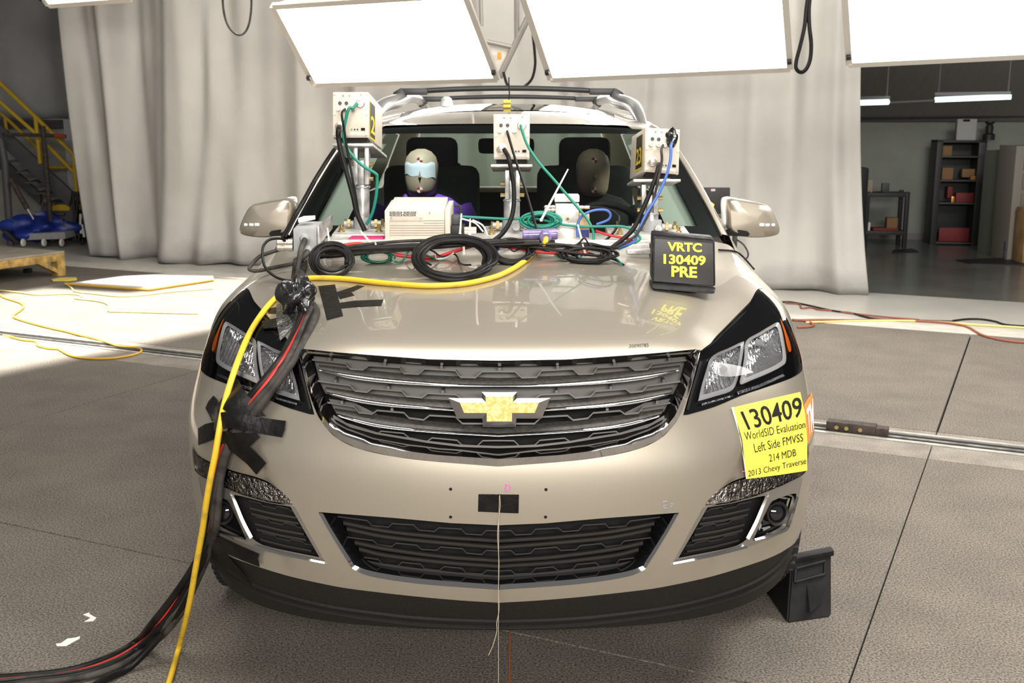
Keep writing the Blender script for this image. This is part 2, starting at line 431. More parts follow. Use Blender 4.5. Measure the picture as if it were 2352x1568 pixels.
# ------------------------------------------------------------------ the car: outlines on the surface
car = empty('car', (0, 0, 0), 'champagne crossover car standing front-on under the lights', 'car')
LAMP = smooth2([(1609,806),(1641,781),(1674,746),(1703,719),(1723,693),(1736,669),(1744,663)], 3, False) + \
       smooth2([(1752,664),(1768,681),(1785,699),(1800,719),(1814,746),(1828,783),(1838,813),(1842,842),(1838,855),(1815,869),(1764,887.5),(1703,908),(1641,934),(1580,952)], 3, False) + [(1569,953), (1589,884)]
GRILLE_O = [(1140,829),(1303,826),(1446,816),(1607,804)] + smooth2([(1607,806),(1599,842),(1589,880),(1575,922),(1560,957),(1540,985),(1515,1008),(1466,1031),(1385,1049),(1283,1061),(1140,1071)], 4, False)
LOWER_O = [(1140,1206),(1252,1201.4),(1383,1190),(1559,1177)] + smooth2([(1559,1178),(1533,1225),(1490,1294),(1477,1308),(1439,1324),(1327,1341),(1140,1354)], 4, False)
TURN = smooth2([(1620.5,1160.5),(1624,1151),(1646,1130),(1677,1112),(1714,1098),(1760,1086),(1811,1068),(1848,1046),(1857,1020)], 3, False) + smooth2([(1858,1040),(1853,1075),(1840,1092),(1798.6,1112),(1738,1136),(1677.5,1153)], 3, False)
POCKET = [(1614,1166),(1580,1228),(1543,1296)] + smooth2([(1546,1297),(1641,1277),(1714,1257),(1774,1234),(1806,1216),(1820,1193),(1836,1133),(1843,1099)], 4, False) + [(1838,1094),(1798,1114),(1738,1138),(1677,1155),(1622,1163)]
def cen_sv(L, first=True):      # outlines that start and end on the centre line: snap s to 0
    q = px2sv(L, 8, False); q[0] = (0.0, q[0][1]); q[-1] = (0.0, q[-1][1])
    return [p for i, p in enumerate(q) if i in (0, len(q)-1) or p[0] > .02]
sv_lamp = px2sv(LAMP, 6); sv_turn = px2sv(TURN, 6); sv_pocket = px2sv(POCKET, 6)
sv_grille = cen_sv(GRILLE_O); sv_lower = cen_sv(LOWER_O)
VH = 8.0                                  # hood edge row
SF = 6.75                                 # bumper / fender seam column
# openings on the centre line get pushed across it so that they cut clean through
def across(L): return [(-.3, L[0][1])]+list(L)+[(-.3, L[-1][1])]
def rect(s0, s1, v0, v1, n=90):
    return [(a, v0) for a in np.linspace(s0, s1, n)[:-1]]+[(s1, a) for a in np.linspace(v0, v1, n)[:-1]]+[(a, v1) for a in np.linspace(s1, s0, n)[:-1]]+[(s0, a) for a in np.linspace(v1, v0, n)[:-1]]
LIPLINE = smooth2([(1140,1384),(1230,1379),(1327,1371),(1430,1360),(1520,1348),(1641,1322),(1738,1293),(1786,1274),(1817,1255)], 4, False)
sv_lip = [(max(0, a), b) for a, b in px2sv(LIPLINE, 8, False)]; sv_lip[0] = (0.0, sv_lip[0][1])
sv_lip = sv_lip+[(lerp(sv_lip[-1][0], NC, k), lerp(sv_lip[-1][1], 1.3, min(1, k*2))) for k in np.linspace(.06, 1, 14)]
wheel_c = Vector((0, 1.03, .365))
arch = []
for a_ in np.linspace(-25, 205, 48):
    q = Vector((3.0, wheel_c.y-math.cos(math.radians(a_))*.405, wheel_c.z+math.sin(math.radians(a_))*.405))
    r_ = hit_sv(q, Vector((-1, 0, 0)))
    if r_ is not None: arch.append((r_[0], r_[1]))
sv_arch = [(arch[0][0], -.3)]+arch+[(arch[-1][0], -.3)]
def creased(X):      # soft hollow below the lamps and outboard of the grille, as pressed into the bumper
    x, z = np.abs(X[:, 0]), X[:, 2]
    line = .545+.10*np.clip((z-.60)/.2, 0, 1)
    t = np.clip((x-line)/.05, 0, 1); t = t*t*(3-2*t)
    u = np.clip((z-.40)/.06, 0, 1)*np.clip((.80-z)/.10, 0, 1)*np.clip((.90-x)/.12, 0, 1)
    return -.010*t*u
VB = 1.0
hood = sv_panel('hood', rect(0, NC, VH+.03, NR), [sv_lamp, across(sv_grille)], PAINT, car, step=.07, off=.002, rim=.012)
b_out = sv_lip[:]
b_out = [p for p in b_out if p[0] < SF-.02]; b_out.append((SF-.01, b_out[-1][1]))
b_out += [(SF-.01, v) for v in np.linspace(b_out[-1][1]+.06, 7.97, 90)]+[(s, 7.97) for s in np.linspace(SF-.07, 0, 90)]+[(0.0, v) for v in np.linspace(7.9, b_out[0][1]+.05, 90)]
bumper = sv_panel('bumper', b_out, [sv_lamp, across(sv_grille), across(sv_lower), sv_turn, sv_pocket, sv_arch], PAINT, car, step=.075, rim=.012, weld=True, disp=creased)
fend = sv_panel('fender', [p for p in sv_lip if p[0] > SF+.01]+[(float(NC), v) for v in np.linspace(1.4, 7.97, 60)]+[(s, 7.97) for s in np.linspace(NC-.05, SF+.01, 50)]+[(SF+.01, v) for v in np.linspace(7.9, 1.4, 60)], [sv_lamp, sv_turn, sv_arch], PAINT, car, step=.075, both=False)
fend_m = mirrored(fend, car)
lip = sv_panel('front_lip', [(s, 0.0) for s in np.linspace(0, NC, 100)]+sv_lip[::-1], [sv_arch], LIPM, car, step=.1, off=-.004, rim=.05)
# ------------------------------------------------------------------ grille, lamps, lower grille
def onr(px, py, push=0.0, off=0.0):
    p = on(px, py, off); return p+(p-CAM).normalized()*push
def resamp(L, n):
    A = np.array(L, float); d = np.r_[0, np.cumsum(np.linalg.norm(np.diff(A, axis=0), axis=1))]; t = np.linspace(0, d[-1], n)
    return list(zip(np.interp(t, d, A[:, 0]), np.interp(t, d, A[:, 1])))
def strips(name, lines, m, parent, n=40, closed=False, both=True, smooth=True, sharp=35, keep=False):
    """lines: list of (pixel polyline, push, normal offset); skin between neighbouring lines, right half plus its mirror image"""
    rows = []
    for L, push, off in lines:
        pts = L if keep else resamp(smooth2(L, 6, False) if smooth and len(L) > 2 else L, n)
        rows.append([onr(x, y, push, off) for x, y in pts])
    C = len(rows[0]); R = len(rows)
    if both:
        for r in rows:
            for p in r: p.x = max(p.x, 0.0)
            for e in (0, -1):
                if r[e].x < .02: r[e].x = 0.0
    V = [p for r in rows for p in r]; F = []
    for i in range(R if closed else R-1):
        for j in range(C-1): a, b = i*C+j, ((i+1) % R)*C+j; F.append((a, a+1, b+1, b))
    if closed: F.append(tuple(i*C+C-1 for i in range(R))); 
    if closed and not both: F.append(tuple(i*C for i in range(R))[::-1])
    if both:
        nV = len(V); V += [Vector((-p.x, p.y, p.z)) for p in V]; F += [tuple(i+nV for i in f[::-1]) for f in F]
    bm = bmesh.new(); vs = [bm.verts.new(v) for v in V]
    for f in F:
        try: bm.faces.new([vs[i] for i in f])
        except ValueError: pass
    bmesh.ops.remove_doubles(bm, verts=bm.verts, dist=1e-5)
    return frombm(name, bm, m, parent, sharp=sharp)
def shift(L, dx=0, dy=0): return [(x+dx, y+dy) for x, y in L]
def ray_patch(name, outer, m, parent, push, both=False, grid=24, rim=0.0, pushfn=None, holes=(), step=8):
    O = dens(outer, step); A = np.array(O); ext = A.max(0)-A.min(0)
    P, F = cdt(O, [dens(h, step) for h in holes], max(4, ext[0]/grid), max(4, ext[1]/grid))
    X = np.array([tuple(onr(x, y, push if pushfn is None else pushfn(x, y))) for x, y in P])
    if both: X[:, 0] = np.maximum(X[:, 0], 0)
    D = X-np.array(CAM); D /= np.linalg.norm(D, axis=1, keepdims=True)
    a, b, c = F[0]
    if np.cross(X[b]-X[a], X[c]-X[a])@D[a] > 0: F = [f[::-1] for f in F]
    V, F = skirted(X, F, D*rim) if rim > 0 else (list(X), F)
    if both:
        n = len(V); V = V+[np.array(v)*np.array([-1, 1, 1]) for v in V]; F = F+[tuple(i+n for i in f[::-1]) for f in F]
        bm = bmesh.new(); vs = [bm.verts.new(v) for v in V]
        for f in F:
            try: bm.faces.new([vs[i] for i in f])
            except ValueError: pass
        bmesh.ops.remove_doubles(bm, verts=bm.verts, dist=1e-5)
        return frombm(name, bm, m, parent, sharp=50)
    return mesh(name, V, F, m, parent, sharp=50)
def crop2(L, ox=1140, oy=790, k=4.9): return [(ox+x/k, oy+y/k) for x, y in L]
def crop3(L): return crop2(L, 1140, 1150, 5.345)
C0 = 1147.0
# upper grille
g_top = [(C0,829.5),(1303,827),(1446,817),(1606,805)]
g_in = [(C0,841),(1283,839),(1405,832),(1578,816)]
grille = strips('grille_frame', [
    (g_top+[(1606.5,806),(1599,842),(1589,880),(1575,922),(1560,957),(1540,985),(1515,1008),(1466,1031),(1385,1049),(1283,1061),(C0,1071)], 0, .001),
    ([(C0,833),(1303,831),(1446,822),(1597,809),(1597,810),(1588,842),(1577,878),(1562,918),(1546,955),(1526,980),(1500,1000),(1450,1019),(1375,1033),(1283,1044),(C0,1053)], 0, .012),
    ([(C0,841),(1283,839),(1405,832),(1582,815),(1582,816),(1574,842),(1563,878),(1549,912),(1530,951),(1512,966),(1491,976),(1426,997),(1350,1010),(1283,1019),(C0,1031)], .045, 0)], CHROME, car, n=150, smooth=False, sharp=25)
tag(grille, 'black grille with chrome surround and bars', None)
gback = ray_patch('radiator_backing', [(C0-2,826),(1303,824),(1446,814),(1590,806),(1575,880),(1555,930),(1520,975),(1466,1010),(1385,1030),(1283,1045),(C0-2,1055)], DARK, grille, .12, both=True)
SHUT = mat('grille shutter', (.14, .13, .12), rough=.6)
ray_patch('shutter', [(C0-2,842),(1283,840),(1405,833),(1576,818),(1560,878),(1546,905),(1400,915),(1283,925),(C0-2,930)], SHUT, grille, .085, both=True)
ray_patch('shutter', [(1420,955),(1480,925),(1540,915),(1525,945),(1480,970),(1420,985)], SHUT, grille, .083, both=False)
ray_patch('shutter', [(2295-1420,955),(2295-1480,925),(2295-1540,915),(2295-1525,945),(2295-1480,970),(2295-1420,985)][::-1], SHUT, grille, .083, both=False)
def chrome_bar(name, up, lo, m=CHROME, slat=None):
    mid = [((a[0]+b[0])/2, (a[1]+b[1])/2-1) for a, b in zip(resamp(smooth2(up, 6, False), 30), resamp(smooth2(lo, 6, False), 30))]
    back = shift(mid, 0, 1)
    U, Lo = resamp(smooth2(up, 6, False), 30), resamp(smooth2(lo, 6, False), 30)
    fr = lambda t: [(a[0]*(1-t)+b[0]*t, a[1]*(1-t)+b[1]*t) for a, b in zip(U, Lo)]
    o = strips(name, [(up, .026, 0), (fr(.06), .020, 0), (fr(.22), .0145, 0), (fr(.45), .012, 0), (fr(.7), .0135, 0), (fr(.93), .019, 0), (lo, .026, 0), (back, .07, 0)], m, grille, n=40, closed=True, sharp=75)
    if slat:
        strips('grille_slat', [(slat, .062, 0), ([((a[0]*.35+b[0]*.65), (a[1]*.35+b[1]*.65)) for a, b in zip(resamp(smooth2(slat, 6, False), 30), resamp(smooth2(up, 6, False), 30))], .034, 0), (up, .030, 0), (shift(up, 0, 3), .075, 0)], GREYP, grille, n=40, closed=True)
    return o
chrome_bar('chrome_bar', [(C0,883),(1242,881),(1385,870.6),(1487,859),(1558,848)], [(C0,890.5),(1242,890),(1385,883),(1487,871.6),(1560,853)], slat=[(C0,868),(1242,864),(1344,859),(1470,848),(1563,838)])
chrome_bar('chrome_bar', [(C0,943),(1262,936),(1385,925.7),(1466.5,914.5),(1542,900)], [(C0,952),(1256,945),(1385,937),(1466.5,926.7),(1538,908)], slat=[(C0,928),(1262,919),(1344,914),(1440,904),(1545,889)])
chrome_bar('chrome_bar', [(C0,995),(1303,986),(1426,971.6),(1519.6,949)], [(C0,1004),(1303,995),(1426,982),(1513.5,959)], slat=[(C0,980),(1242,972),(1330,964),(1420,953),(1524,938)])
RIB = mat('grille rib', (.12, .11, .10), rough=.5)
def rib(pts, parent, w=4, p0=.030, p1=.085, m=RIB, name='grille_rib'):
    L = dens(pts, 30, False)
    return strips(name, [(L, p0, 0), (shift(L, 0, w), p0, 0), (shift(L, 0, w), p1, 0), (L, p1, 0)], m, parent, closed=True, keep=True, sharp=20)
rib([(C0,851)]+crop2([(210,300),(285,368),(455,363),(510,288),(690,280),(860,270),(925,330),(1095,323),(1140,255),(1490,235),(1560,283),(1705,273),(1755,213),(1950,190),(2140,170)]), grille)
rib([(C0,909)]+crop2([(440,600),(500,560),(820,545),(890,595),(1060,580),(1115,520),(1455,495),(1510,535),(1645,520),(1700,460),(2070,410)]), grille)
rib([(C0,971)]+crop2([(430,885),(510,810),(800,795),(865,845),(1030,825),(1090,765),(1395,740),(1450,780),(1600,765),(1650,700),(1960,652)]), grille)
rib([(C0,1010)]+crop2([(200,1080),(260,1140),(430,1130),(490,1075),(770,1050),(830,1090),(1030,1050),(1090,1000),(1350,975),(1380,1000),(1740,890),(1890,800)]), grille, w=3)
rib([(C0,1024)]+crop2([(450,1133),(830,1088),(1400,995),(1700,915),(1890,815)]), grille, w=5)
for a, b in (((690,245),(690,280)), ((1330,205),(1330,240)), ((1950,155),(1950,188)), ((678,520),(678,545)), ((1290,475),(1290,500)), ((1885,400),(1885,425)), ((1248,720),(1248,740)), ((1812,640),(1812,665)), ((40,265),(40,298))):
    (x0, y0), (x1, y1) = crop2([a, b])
    for X0 in (x0, 2295-x0):
        p, q = onr(X0, y0, .05), onr(X0, y1+2, .05); d = Vector((.0035, 0, 0)); e = Vector((0, .03, 0))
        mesh('grille_post', [p-d, p+d, q+d, q-d, p-d+e, p+d+e, q+d+e, q-d+e], [(0,1,2,3), (4,7,6,5), (0,4,5,1), (1,5,6,2), (2,6,7,3), (3,7,4,0)], RIB, grille)
# emblem
EM_O = [(C0,901),(1187,900),(1187,915),(1264,914),(1244,961),(1186,961),(1185,980),(C0,981)]
EM_I = [(C0,910),(1178,910),(1178,924),(1238,924),(1228,948),(1176,948),(1176,967.5),(C0,967.5)]
def full(L): return L+[(2*C0-x, y) for x, y in L[::-1] if abs(x-C0) > 1]
def flat(px, py, push, yref=on(C0, 940).y): return atY(px, py, yref-push)
def prism(name, L, d0, d1, m, parent, L2=None, place=flat):
    A = [place(x, y, d0) for x, y in L]; B = [place(x, y, d1) for x, y in (L2 or L)]; n = len(L)
    return mesh(name, A+B, [tuple(range(n)), tuple(range(n, 2*n))[::-1]]+[(i, n+i, n+(i+1) % n, (i+1) % n) for i in range(n)], m, parent, smooth=False)
emb = prism('emblem', full(EM_O), .012, -.03, CHROME_D, grille)
GOLD = mat('gold emblem', (.98, .53, .14), rough=.45, metal=0, coat=.3, noise=0, col2=(1.0, .74, .36), nscale=140, ramp=(.4, .6))
fI, fO = full(EM_I), full(EM_O); nI = len(fI)
mesh('emblem_bevel', [flat(x, y, .022) for x, y in fI]+[flat(x, y, .0125) for x, y in fO], [(i, nI+i, nI+(i+1) % nI, (i+1) % nI) for i in range(nI)], mat('smoked chrome', (.55, .55, .57), rough=.12, metal=1.0), emb, smooth=False)
prism('emblem_face', full(EM_I), .0235, .018, GOLD, emb)
# lower grille
lower = strips('lower_grille_trim', [
    ([(1559,1178),(1533,1225),(1490,1294),(1477,1308),(1439,1324),(1327,1341),(C0,1354)], 0, .001),
    ([(1556,1178.5),(1529.5,1225),(1488,1292),(1476,1306),(1434,1322.5),(1320,1339),(C0,1351)], 0, .006),
    ([(1549,1180),(1523.5,1225),(1484,1287),(1474,1300),(1420.6,1315.5),(1308,1330.5),(C0,1342)], .0, .0005)], CHROME, car, n=90, sharp=25)
tag(lower, 'lower grille with chrome trim', None)
strips('bezel', [
    ([(1549,1180),(1523.5,1225),(1484,1287),(1474,1300),(1420.6,1315.5),(1308,1330.5),(C0,1342)], .0, .0005),
    ([(1516,1183),(1497,1222),(1468,1268),(1450,1283),(1402,1298),(1290,1311),(C0,1323)], .06, 0)], BLKG, lower, n=90)
ray_patch('radiator_backing', [(C0-2,1196),(1252,1194),(1383,1184),(1562,1170),(1533,1225),(1490,1290),(1439,1318),(1327,1336),(C0-2,1348)], DARK, lower, .13, both=True)
LOWB = mat('lower grille black', (.042, .038, .034), rough=.5, spec=.4)
def lbar(L, w=7):
    u, l = shift(L, 0, -w), shift(L, 0, w*.75)
    strips('lower_bar', [(u, .05, 0), (shift(L, 0, -w*.3), .038, 0), (shift(L, 0, w*.3), .038, 0), (l, .05, 0), (L, .09, 0)], LOWB, lower, n=40, closed=True, sharp=60)
lbar([(C0,1241.7),(1271,1234),(1402,1221),(1503,1202)]); lbar([(C0,1256.6),(1271,1247),(1402,1234),(1495,1216)])
lbar([(C0,1287.5),(1271,1279),(1402,1262),(1477,1247)]); lbar([(C0,1300.6),(1271,1292),(1402,1277),(1467,1262)])
RIB2 = mat('lower rib', (.04, .037, .034), rough=.5)
for L in ([(0,360),(180,355),(235,410),(430,400),(480,340),(760,325),(820,370),(1010,355),(1070,290),(1340,275),(1380,320),(1590,300),(1640,240),(2010,190)],
          [(0,605),(180,600),(235,650),(420,635),(470,580),(740,560),(790,600),(980,590),(1030,540),(1290,515),(1340,555),(1520,535),(1570,485),(1920,440)],
          [(0,850),(180,845),(230,890),(430,880),(480,820),(700,800),(760,850),(940,830),(990,770),(1220,750),(1270,795),(1470,770),(1510,715),(1690,690)]):
    q = crop3(L); q[0] = (C0, q[0][1]); rib(q, lower, w=3, p0=.05, p1=.09, m=RIB2)
q = crop3([(0,915),(430,888),(950,838),(1500,768),(1660,735)]); q[0] = (C0, q[0][1]); rib(q, lower, w=6, p0=.05, p1=.08, m=RIB2)
q = crop3([(200,935),(240,925),(430,895),(470,915),(720,890),(760,860),(950,845),(990,860),(1230,820),(1270,795)]); q = q; rib(q, lower, w=3, p0=.055, p1=.08, m=RIB2)
# ------------------------------------------------------------------ headlights
LENS = glass_mat('clear lens', (.95, .96, .97), .3, 0.0, 1.45)
REFL = mat('lamp reflector', (.92, .92, .93), rough=.14, metal=.85)
nt = REFL.node_tree; _t = nt.nodes.new('ShaderNodeTexCoord'); _wv = nt.nodes.new('ShaderNodeTexWave'); _wv.inputs['Scale'].default_value = 26; _wv.inputs['Distortion'].default_value = 2.5; _wv.inputs['Detail Scale'].default_value = 1.5
_bp = nt.nodes.new('ShaderNodeBump'); _bp.inputs['Strength'].default_value = .9; _bp.inputs['Distance'].default_value = .02
nt.links.new(_t.outputs['Object'], _wv.inputs['Vector']); nt.links.new(_wv.outputs['Fac'], _bp.inputs['Height']); nt.links.new(_bp.outputs[0], nt.nodes['Principled BSDF'].inputs['Normal'])
PODM = mat('pod satin', (.72, .71, .70), rough=.3, metal=.35)
AMBER = mat('amber reflector', (.85, .16, .01), rough=.25, emit=(.9, .2, .01), es=.12)
POD_A = [(1630,825),(1646,811),(1674,799),(1706,784),(1709,790),(1706,815),(1700,848),(1690,884),(1676,900),(1641,911),(1606,921),(1604,917),(1611,885),(1621,852)]
POD_B = [(1713,783),(1744,763),(1776,744),(1788,740),(1795,754),(1803,795),(1806,828),(1795,842),(1764,858),(1723,875),(1699,883),(1703,856),(1709,820)]
def shrink(L, c, k): return [(c[0]+(x-c[0])*k, c[1]+(y-c[1])*k) for x, y in L]
head = ray_patch('headlight', LAMP, BLKG, car, .035, rim=.03, grid=30, step=5, holes=[shrink(smooth2(POD_A, 3), (1660,850), .9), shrink(smooth2(POD_B, 3), (1755,805), .9)])
tag(head, 'headlight with twin reflectors behind a clear lens', None)
px_patch('lens', LAMP, LENS, head, off=.001, step=5, rim=.004, grid=24)
def pod(outline, centre, hole, deep):
    L = smooth2(outline, 3); n = len(L); cx, cy = centre; V = []; F = []
    prof = [(1.0, .024), (.985, .018), (.955, .022), (.82, .034), (.815, .042), (.6, .034+deep*.55), (.35, .034+deep*.88), (.12, .034+deep)]
    for k, ps in prof:
        for x, y in L:
            dy = (1-k)*hole[1]; dx = (1-k)*hole[0]
            V.append(onr(cx+(x-cx)*k+dx, cy+(y-cy)*k+dy, ps))
    def band(a, b, nm, m):
        VV = V[a*n:(b+1)*n]; FF = [(j*n+i, j*n+(i+1) % n, (j+1)*n+(i+1) % n, (j+1)*n+i) for j in range(b-a) for i in range(n)]
        if b == len(prof)-1: FF.append(tuple((b-a)*n+i for i in range(n)))
        return mesh(nm, VV, FF, m, head, sharp=40)
    band(0, 3, 'pod_rim', PODM); band(3, len(prof)-1, 'reflector', REFL)
pod(POD_A, (1660,850), (4,-12), .05)
pod(POD_B, (1755,805), (5,-10), .055)
BULB = mat('bulb shade', (.12, .12, .12), rough=.2, metal=1.0)
c_ = onr(1744, 787, .045); cyl('bulb_shade', c_, c_+Vector((0, .035, 0)), .0105, BULB, head, n=20)
cyl('bulb_ring', c_+Vector((0, -.001, 0)), c_+Vector((0, .01, 0)), .0125, CHROME, head, n=20)
c_ = onr(1662, 848, .06); cyl('bulb_shade', c_, c_+Vector((0, .03, 0)), .011, BULB, head, n=20)
ray_patch('side_marker', smooth2([(1791.6,731),(1797.8,742),(1805,760),(1815,787),(1817.6,804),(1813,808),(1808,795),(1803,770.6),(1796.7,748)], 2), AMBER, head, .006, rim=.012, grid=6, step=5)
LEDM = mat('led strip lens', (.35, .36, .38), rough=.15, metal=.9, bump=.6, nscale=150)
ray_patch('light_strip', [(1693,899),(1740,884),(1800,858),(1803,863),(1742,891),(1695,906)], LEDM, head, .022, rim=.01, grid=10)
ray_patch('light_strip', [(1610,927),(1685,906),(1686,910),(1612,931)], LEDM, head, .022, rim=.01, grid=10)
strips('edge_chrome', [([(1608,829),(1598,862),(1588,898),(1577,940)], .020, 0), ([(1611,830),(1601,863),(1591,899),(1580,941)], .014, 0), ([(1613,832),(1604,864),(1593,900),(1583,941)], .026, 0)], SATIN, head, n=30, both=False)
# ------------------------------------------------------------------ turn lamp and fog pocket
TURNM = mat('turn lamp reflector', (.62, .58, .54), rough=.16, metal=1.0, noise=0, col2=(.15, .12, .10), nscale=38, bump=1.0, bscale=110, ramp=(.42, .7))
turn = ray_patch('turn_lamp', TURN, TURNM, car, .014, rim=.03, grid=26, step=5)
px_patch('lens', TURN, LENS, turn, off=.001, step=5, rim=.004, grid=18)
fog = empty('fog_lamp_bezel'); fog.parent = car
H_P = [(1625,1165),(1680,1156),(1740,1141),(1757,1138)]+smooth2([(1757,1141),(1738,1195),(1719,1232),(1699,1249),(1665,1260),(1558,1281)], 3, False)
H_F = smooth2([(1829,1133),(1800,1140),(1775,1150),(1765,1164),(1748,1200),(1732,1236),(1737,1240),(1793,1222),(1810,1203),(1822,1165)], 2)
fb = ray_patch('bezel', POCKET, SATIN, fog, .004, holes=[H_P, H_F], rim=.02, grid=26, step=5)
def well(name, L, p0, p1, m, parent, k=.94, floor=DARK):
    L = dens(L, 8); A = np.array(L); c = A.mean(0); n = len(L)
    V = [onr(x, y, p0) for x, y in L]+[onr(c[0]+(x-c[0])*k, c[1]+(y-c[1])*k, p1) for x, y in L]
    o = mesh(name, V, [(i, (i+1) % n, n+(i+1) % n, n+i) for i in range(n)], m, parent)
    ray_patch(name+'_floor', [(c[0]+(x-c[0])*k, c[1]+(y-c[1])*k) for x, y in L], floor, parent, p1, grid=8)
    return o
well('air_duct', H_P, .004, .085, BLKP, fog, .95)
well('fog_lamp_housing', H_F, .004, .05, BLKG, fog, .82, BLKG)
for yy in (0, 1, 2):
    for d_ in (0, 13):
        a, b = (1612-yy*17-d_*.4, 1188+yy*38+d_), (1722-yy*12-d_*.3, 1166+yy*36+d_)
        L = resamp([a, ((a[0]+b[0])/2, (a[1]+b[1])/2+2), b], 12)
        strips('duct_slat', [(L, .045, 0), (shift(L, 0, 5), .045, 0), (shift(L, 0, 5), .08, 0), (L, .08, 0)], LOWB, fog, closed=True, both=False, keep=True)
    L = [(1605-yy*16, 1176+yy*38), (1625-yy*16, 1173+yy*38), (1631-yy*16, 1168+yy*38), (1656-yy*16, 1163+yy*38), (1662-yy*16, 1168+yy*37), (1690-yy*16, 1162+yy*37), (1696-yy*16, 1156+yy*37), (1725-yy*16, 1150+yy*37)]
    strips('duct_rib', [(L, .06, 0), (shift(L, 0, 3), .06, 0), (shift(L, 0, 3), .08, 0), (L, .08, 0)], RIB2, fog, closed=True, both=False, keep=True)
strips('chrome_edge', [([(1545,1291),(1641,1271),(1712,1252)], 0, .002), ([(1544,1293),(1641,1274),(1714,1255)], 0, .007), ([(1543,1296),(1641,1277),(1714,1257)], 0, .001)], CHROME, fog, n=40, both=False)
strips('chrome_edge', [([(1733,1237),(1793,1219),(1810,1200),(1829,1140)], 0, .0), ([(1733,1239),(1795,1222),(1813,1202),(1831,1140)], 0, .005), ([(1735,1241),(1797,1225),(1816,1204),(1834,1141)], 0, -.002)], CHROME, fog, n=50, both=False)
strips('chrome_edge', [([(1770,1132),(1764,1142),(1742,1200),(1722,1240)], 0, -.002), ([(1767,1134),(1761,1144),(1739,1199),(1719,1238)], 0, .003), ([(1764,1136),(1758,1146),(1736,1198),(1716,1236)], 0, -.004)], SATIN, fog, n=40, both=False)
p_ = onr(1779, 1176, .045); ax = Vector((.25, -1, .12)).normalized()
lathe('fog_lamp_shroud', [(.030, 0), (.034, .018), (.0335, .022), (.026, .018), (.024, .004)], p_, ax, BLKP, fog)
lathe('fog_lamp', [(.022, 0), (.0225, .008), (.020, .015), (.013, .0195), (.004, .0215)], p_, ax, mat('fog glass', (.02, .02, .022), rough=.02, coat=1.0, metal=.3), fog)
# left-hand twins
def mirror_tree(o, parent):
    if o.type == 'MESH': n = mirrored(o, parent)
    else:
        n = bpy.data.objects.new(o.name.split('.')[0], None); COL.objects.link(n); n.parent = parent
    for k in ('label',):
        if k in o: n[k] = o[k]
    for c in list(o.children): mirror_tree(c, n)
    return n
for o in (head, turn, fog): mirror_tree(o, car)

for L, o_ in (([(C0,1428),(1280,1424),(1400,1414),(1560,1391),(1700,1352),(1778,1309),(1813,1266)], .002), ([(C0,1442),(1280,1438),(1400,1428),(1560,1404),(1700,1366),(1783,1321),(1819,1275)], .004)):
    strips('lip_edge', [(shift(L, 0, -3), 0, -.006), (L, 0, o_), (shift(L, 0, 3), 0, -.006)], LIPM, lip, n=60)
# ------------------------------------------------------------------ cabin: glass, pillars, roof, sides
GLASS = glass_mat('windscreen glass', (.82, .90, .85), .5, 0.0, 1.5)
SGLASS = glass_mat('side glass', (.62, .75, .68), .8, 0.0, 1.5)
DGLASS = glass_mat('privacy glass', (.42, .50, .46), .8, 0.0, 1.5)
TRIM = mat('dark cabin trim', (.012, .012, .012), rough=.75, noise=.2, nscale=30)
LTRIM = mat('light pillar trim', (.50, .53, .48), rough=.7)
LINER = mat('headliner', (.16, .155, .145), rough=.9)
edge = [atY(1657,541,1.62), atY(1636,497,1.70), atY(1609,447,1.80), atY(1584,403,1.89), atY(1558,360,1.98), atY(1527,320,2.06), atY(1484,296,2.12)]
edge_s = crom(edge, 4)
outr = crom([atY(1679,553,1.74), atY(1655,505,1.80), atY(1624,446,1.90), atY(1598,402,1.99), atY(1570,358,2.08), atY(1540,314,2.17), atY(1505,287,2.24)], 4)
NK = len(edge_s)
cenl = crom([Vector((0,1.40,1.205)), Vector((0,1.60,1.315)), Vector((0,1.81,1.465)), Vector((0,2.02,1.592))], 8)
cenl = [cenl[int(round(i*(len(cenl)-1)/(NK-1)))] for i in range(NK)]
def ws_pt(k, t):
    C, E = cenl[k], edge_s[k]; a = abs(t); f = a**2.2
    return Vector((E.x*t, C.y+(E.y-C.y)*f, C.z+(E.z-C.z)*f))
ts = [i/14-1 for i in range(29)]
wsg = sheet('windscreen', [[ws_pt(k, t) for t in ts] for k in range(NK)], GLASS, car)
# black border printed on the glass
FRIT = mat('glass border', (.012, .012, .012), rough=.35)
for sd in (1, -1):
    sheet('glass_border', [[ws_pt(k, sd*t)+Vector((0, .006, -.004)) for t in (.90, .935, .97, .995)] for k in range(NK)], FRIT, wsg)
    sheet('pillar_trim', [[ws_pt(k, sd*t)+Vector((0, dy, -.02)) for t, dy in ((.76, .10), (.82, .05), (.93, .03))] for k in range(NK-4)], LTRIM, wsg)
sheet('glass_border', [[ws_pt(k, t)+Vector((0, .006, -.004)) for t in ts] for k in range(NK-3, NK)], FRIT, wsg)
sheet('glass_border', [[ws_pt(k, t)+Vector((0, .006, -.004)) for t in ts] for k in range(0, 3)], FRIT, wsg)
# cowl between hood and glass
def hood_rear(x):
    p = min(((abs(Pev(NC-1e-6, v)[0]-x), v) for v in np.linspace(8.0, 14, 200)))[1]; q = Pev(NC-1e-6, p); return Vector((x, q[1], q[2]))
xs_c = [i*.84/12 for i in range(13)]; cg = [[], []]
for x in [-a for a in xs_c[::-1]][:-1]+xs_c:
    h = hood_rear(abs(x)); h.x = x; h.y -= .01; h.z -= .012
    e = ws_pt(0, max(-1, min(1, x/edge_s[0].x)))+Vector((0, .01, -.004)); cg[0].append(h); cg[1].append(e)
sheet('cowl_panel', [cg[0], [lerp(a, b, .5)-Vector((0, 0, .012)) for a, b in zip(*cg)], cg[1]], BLKP, car)
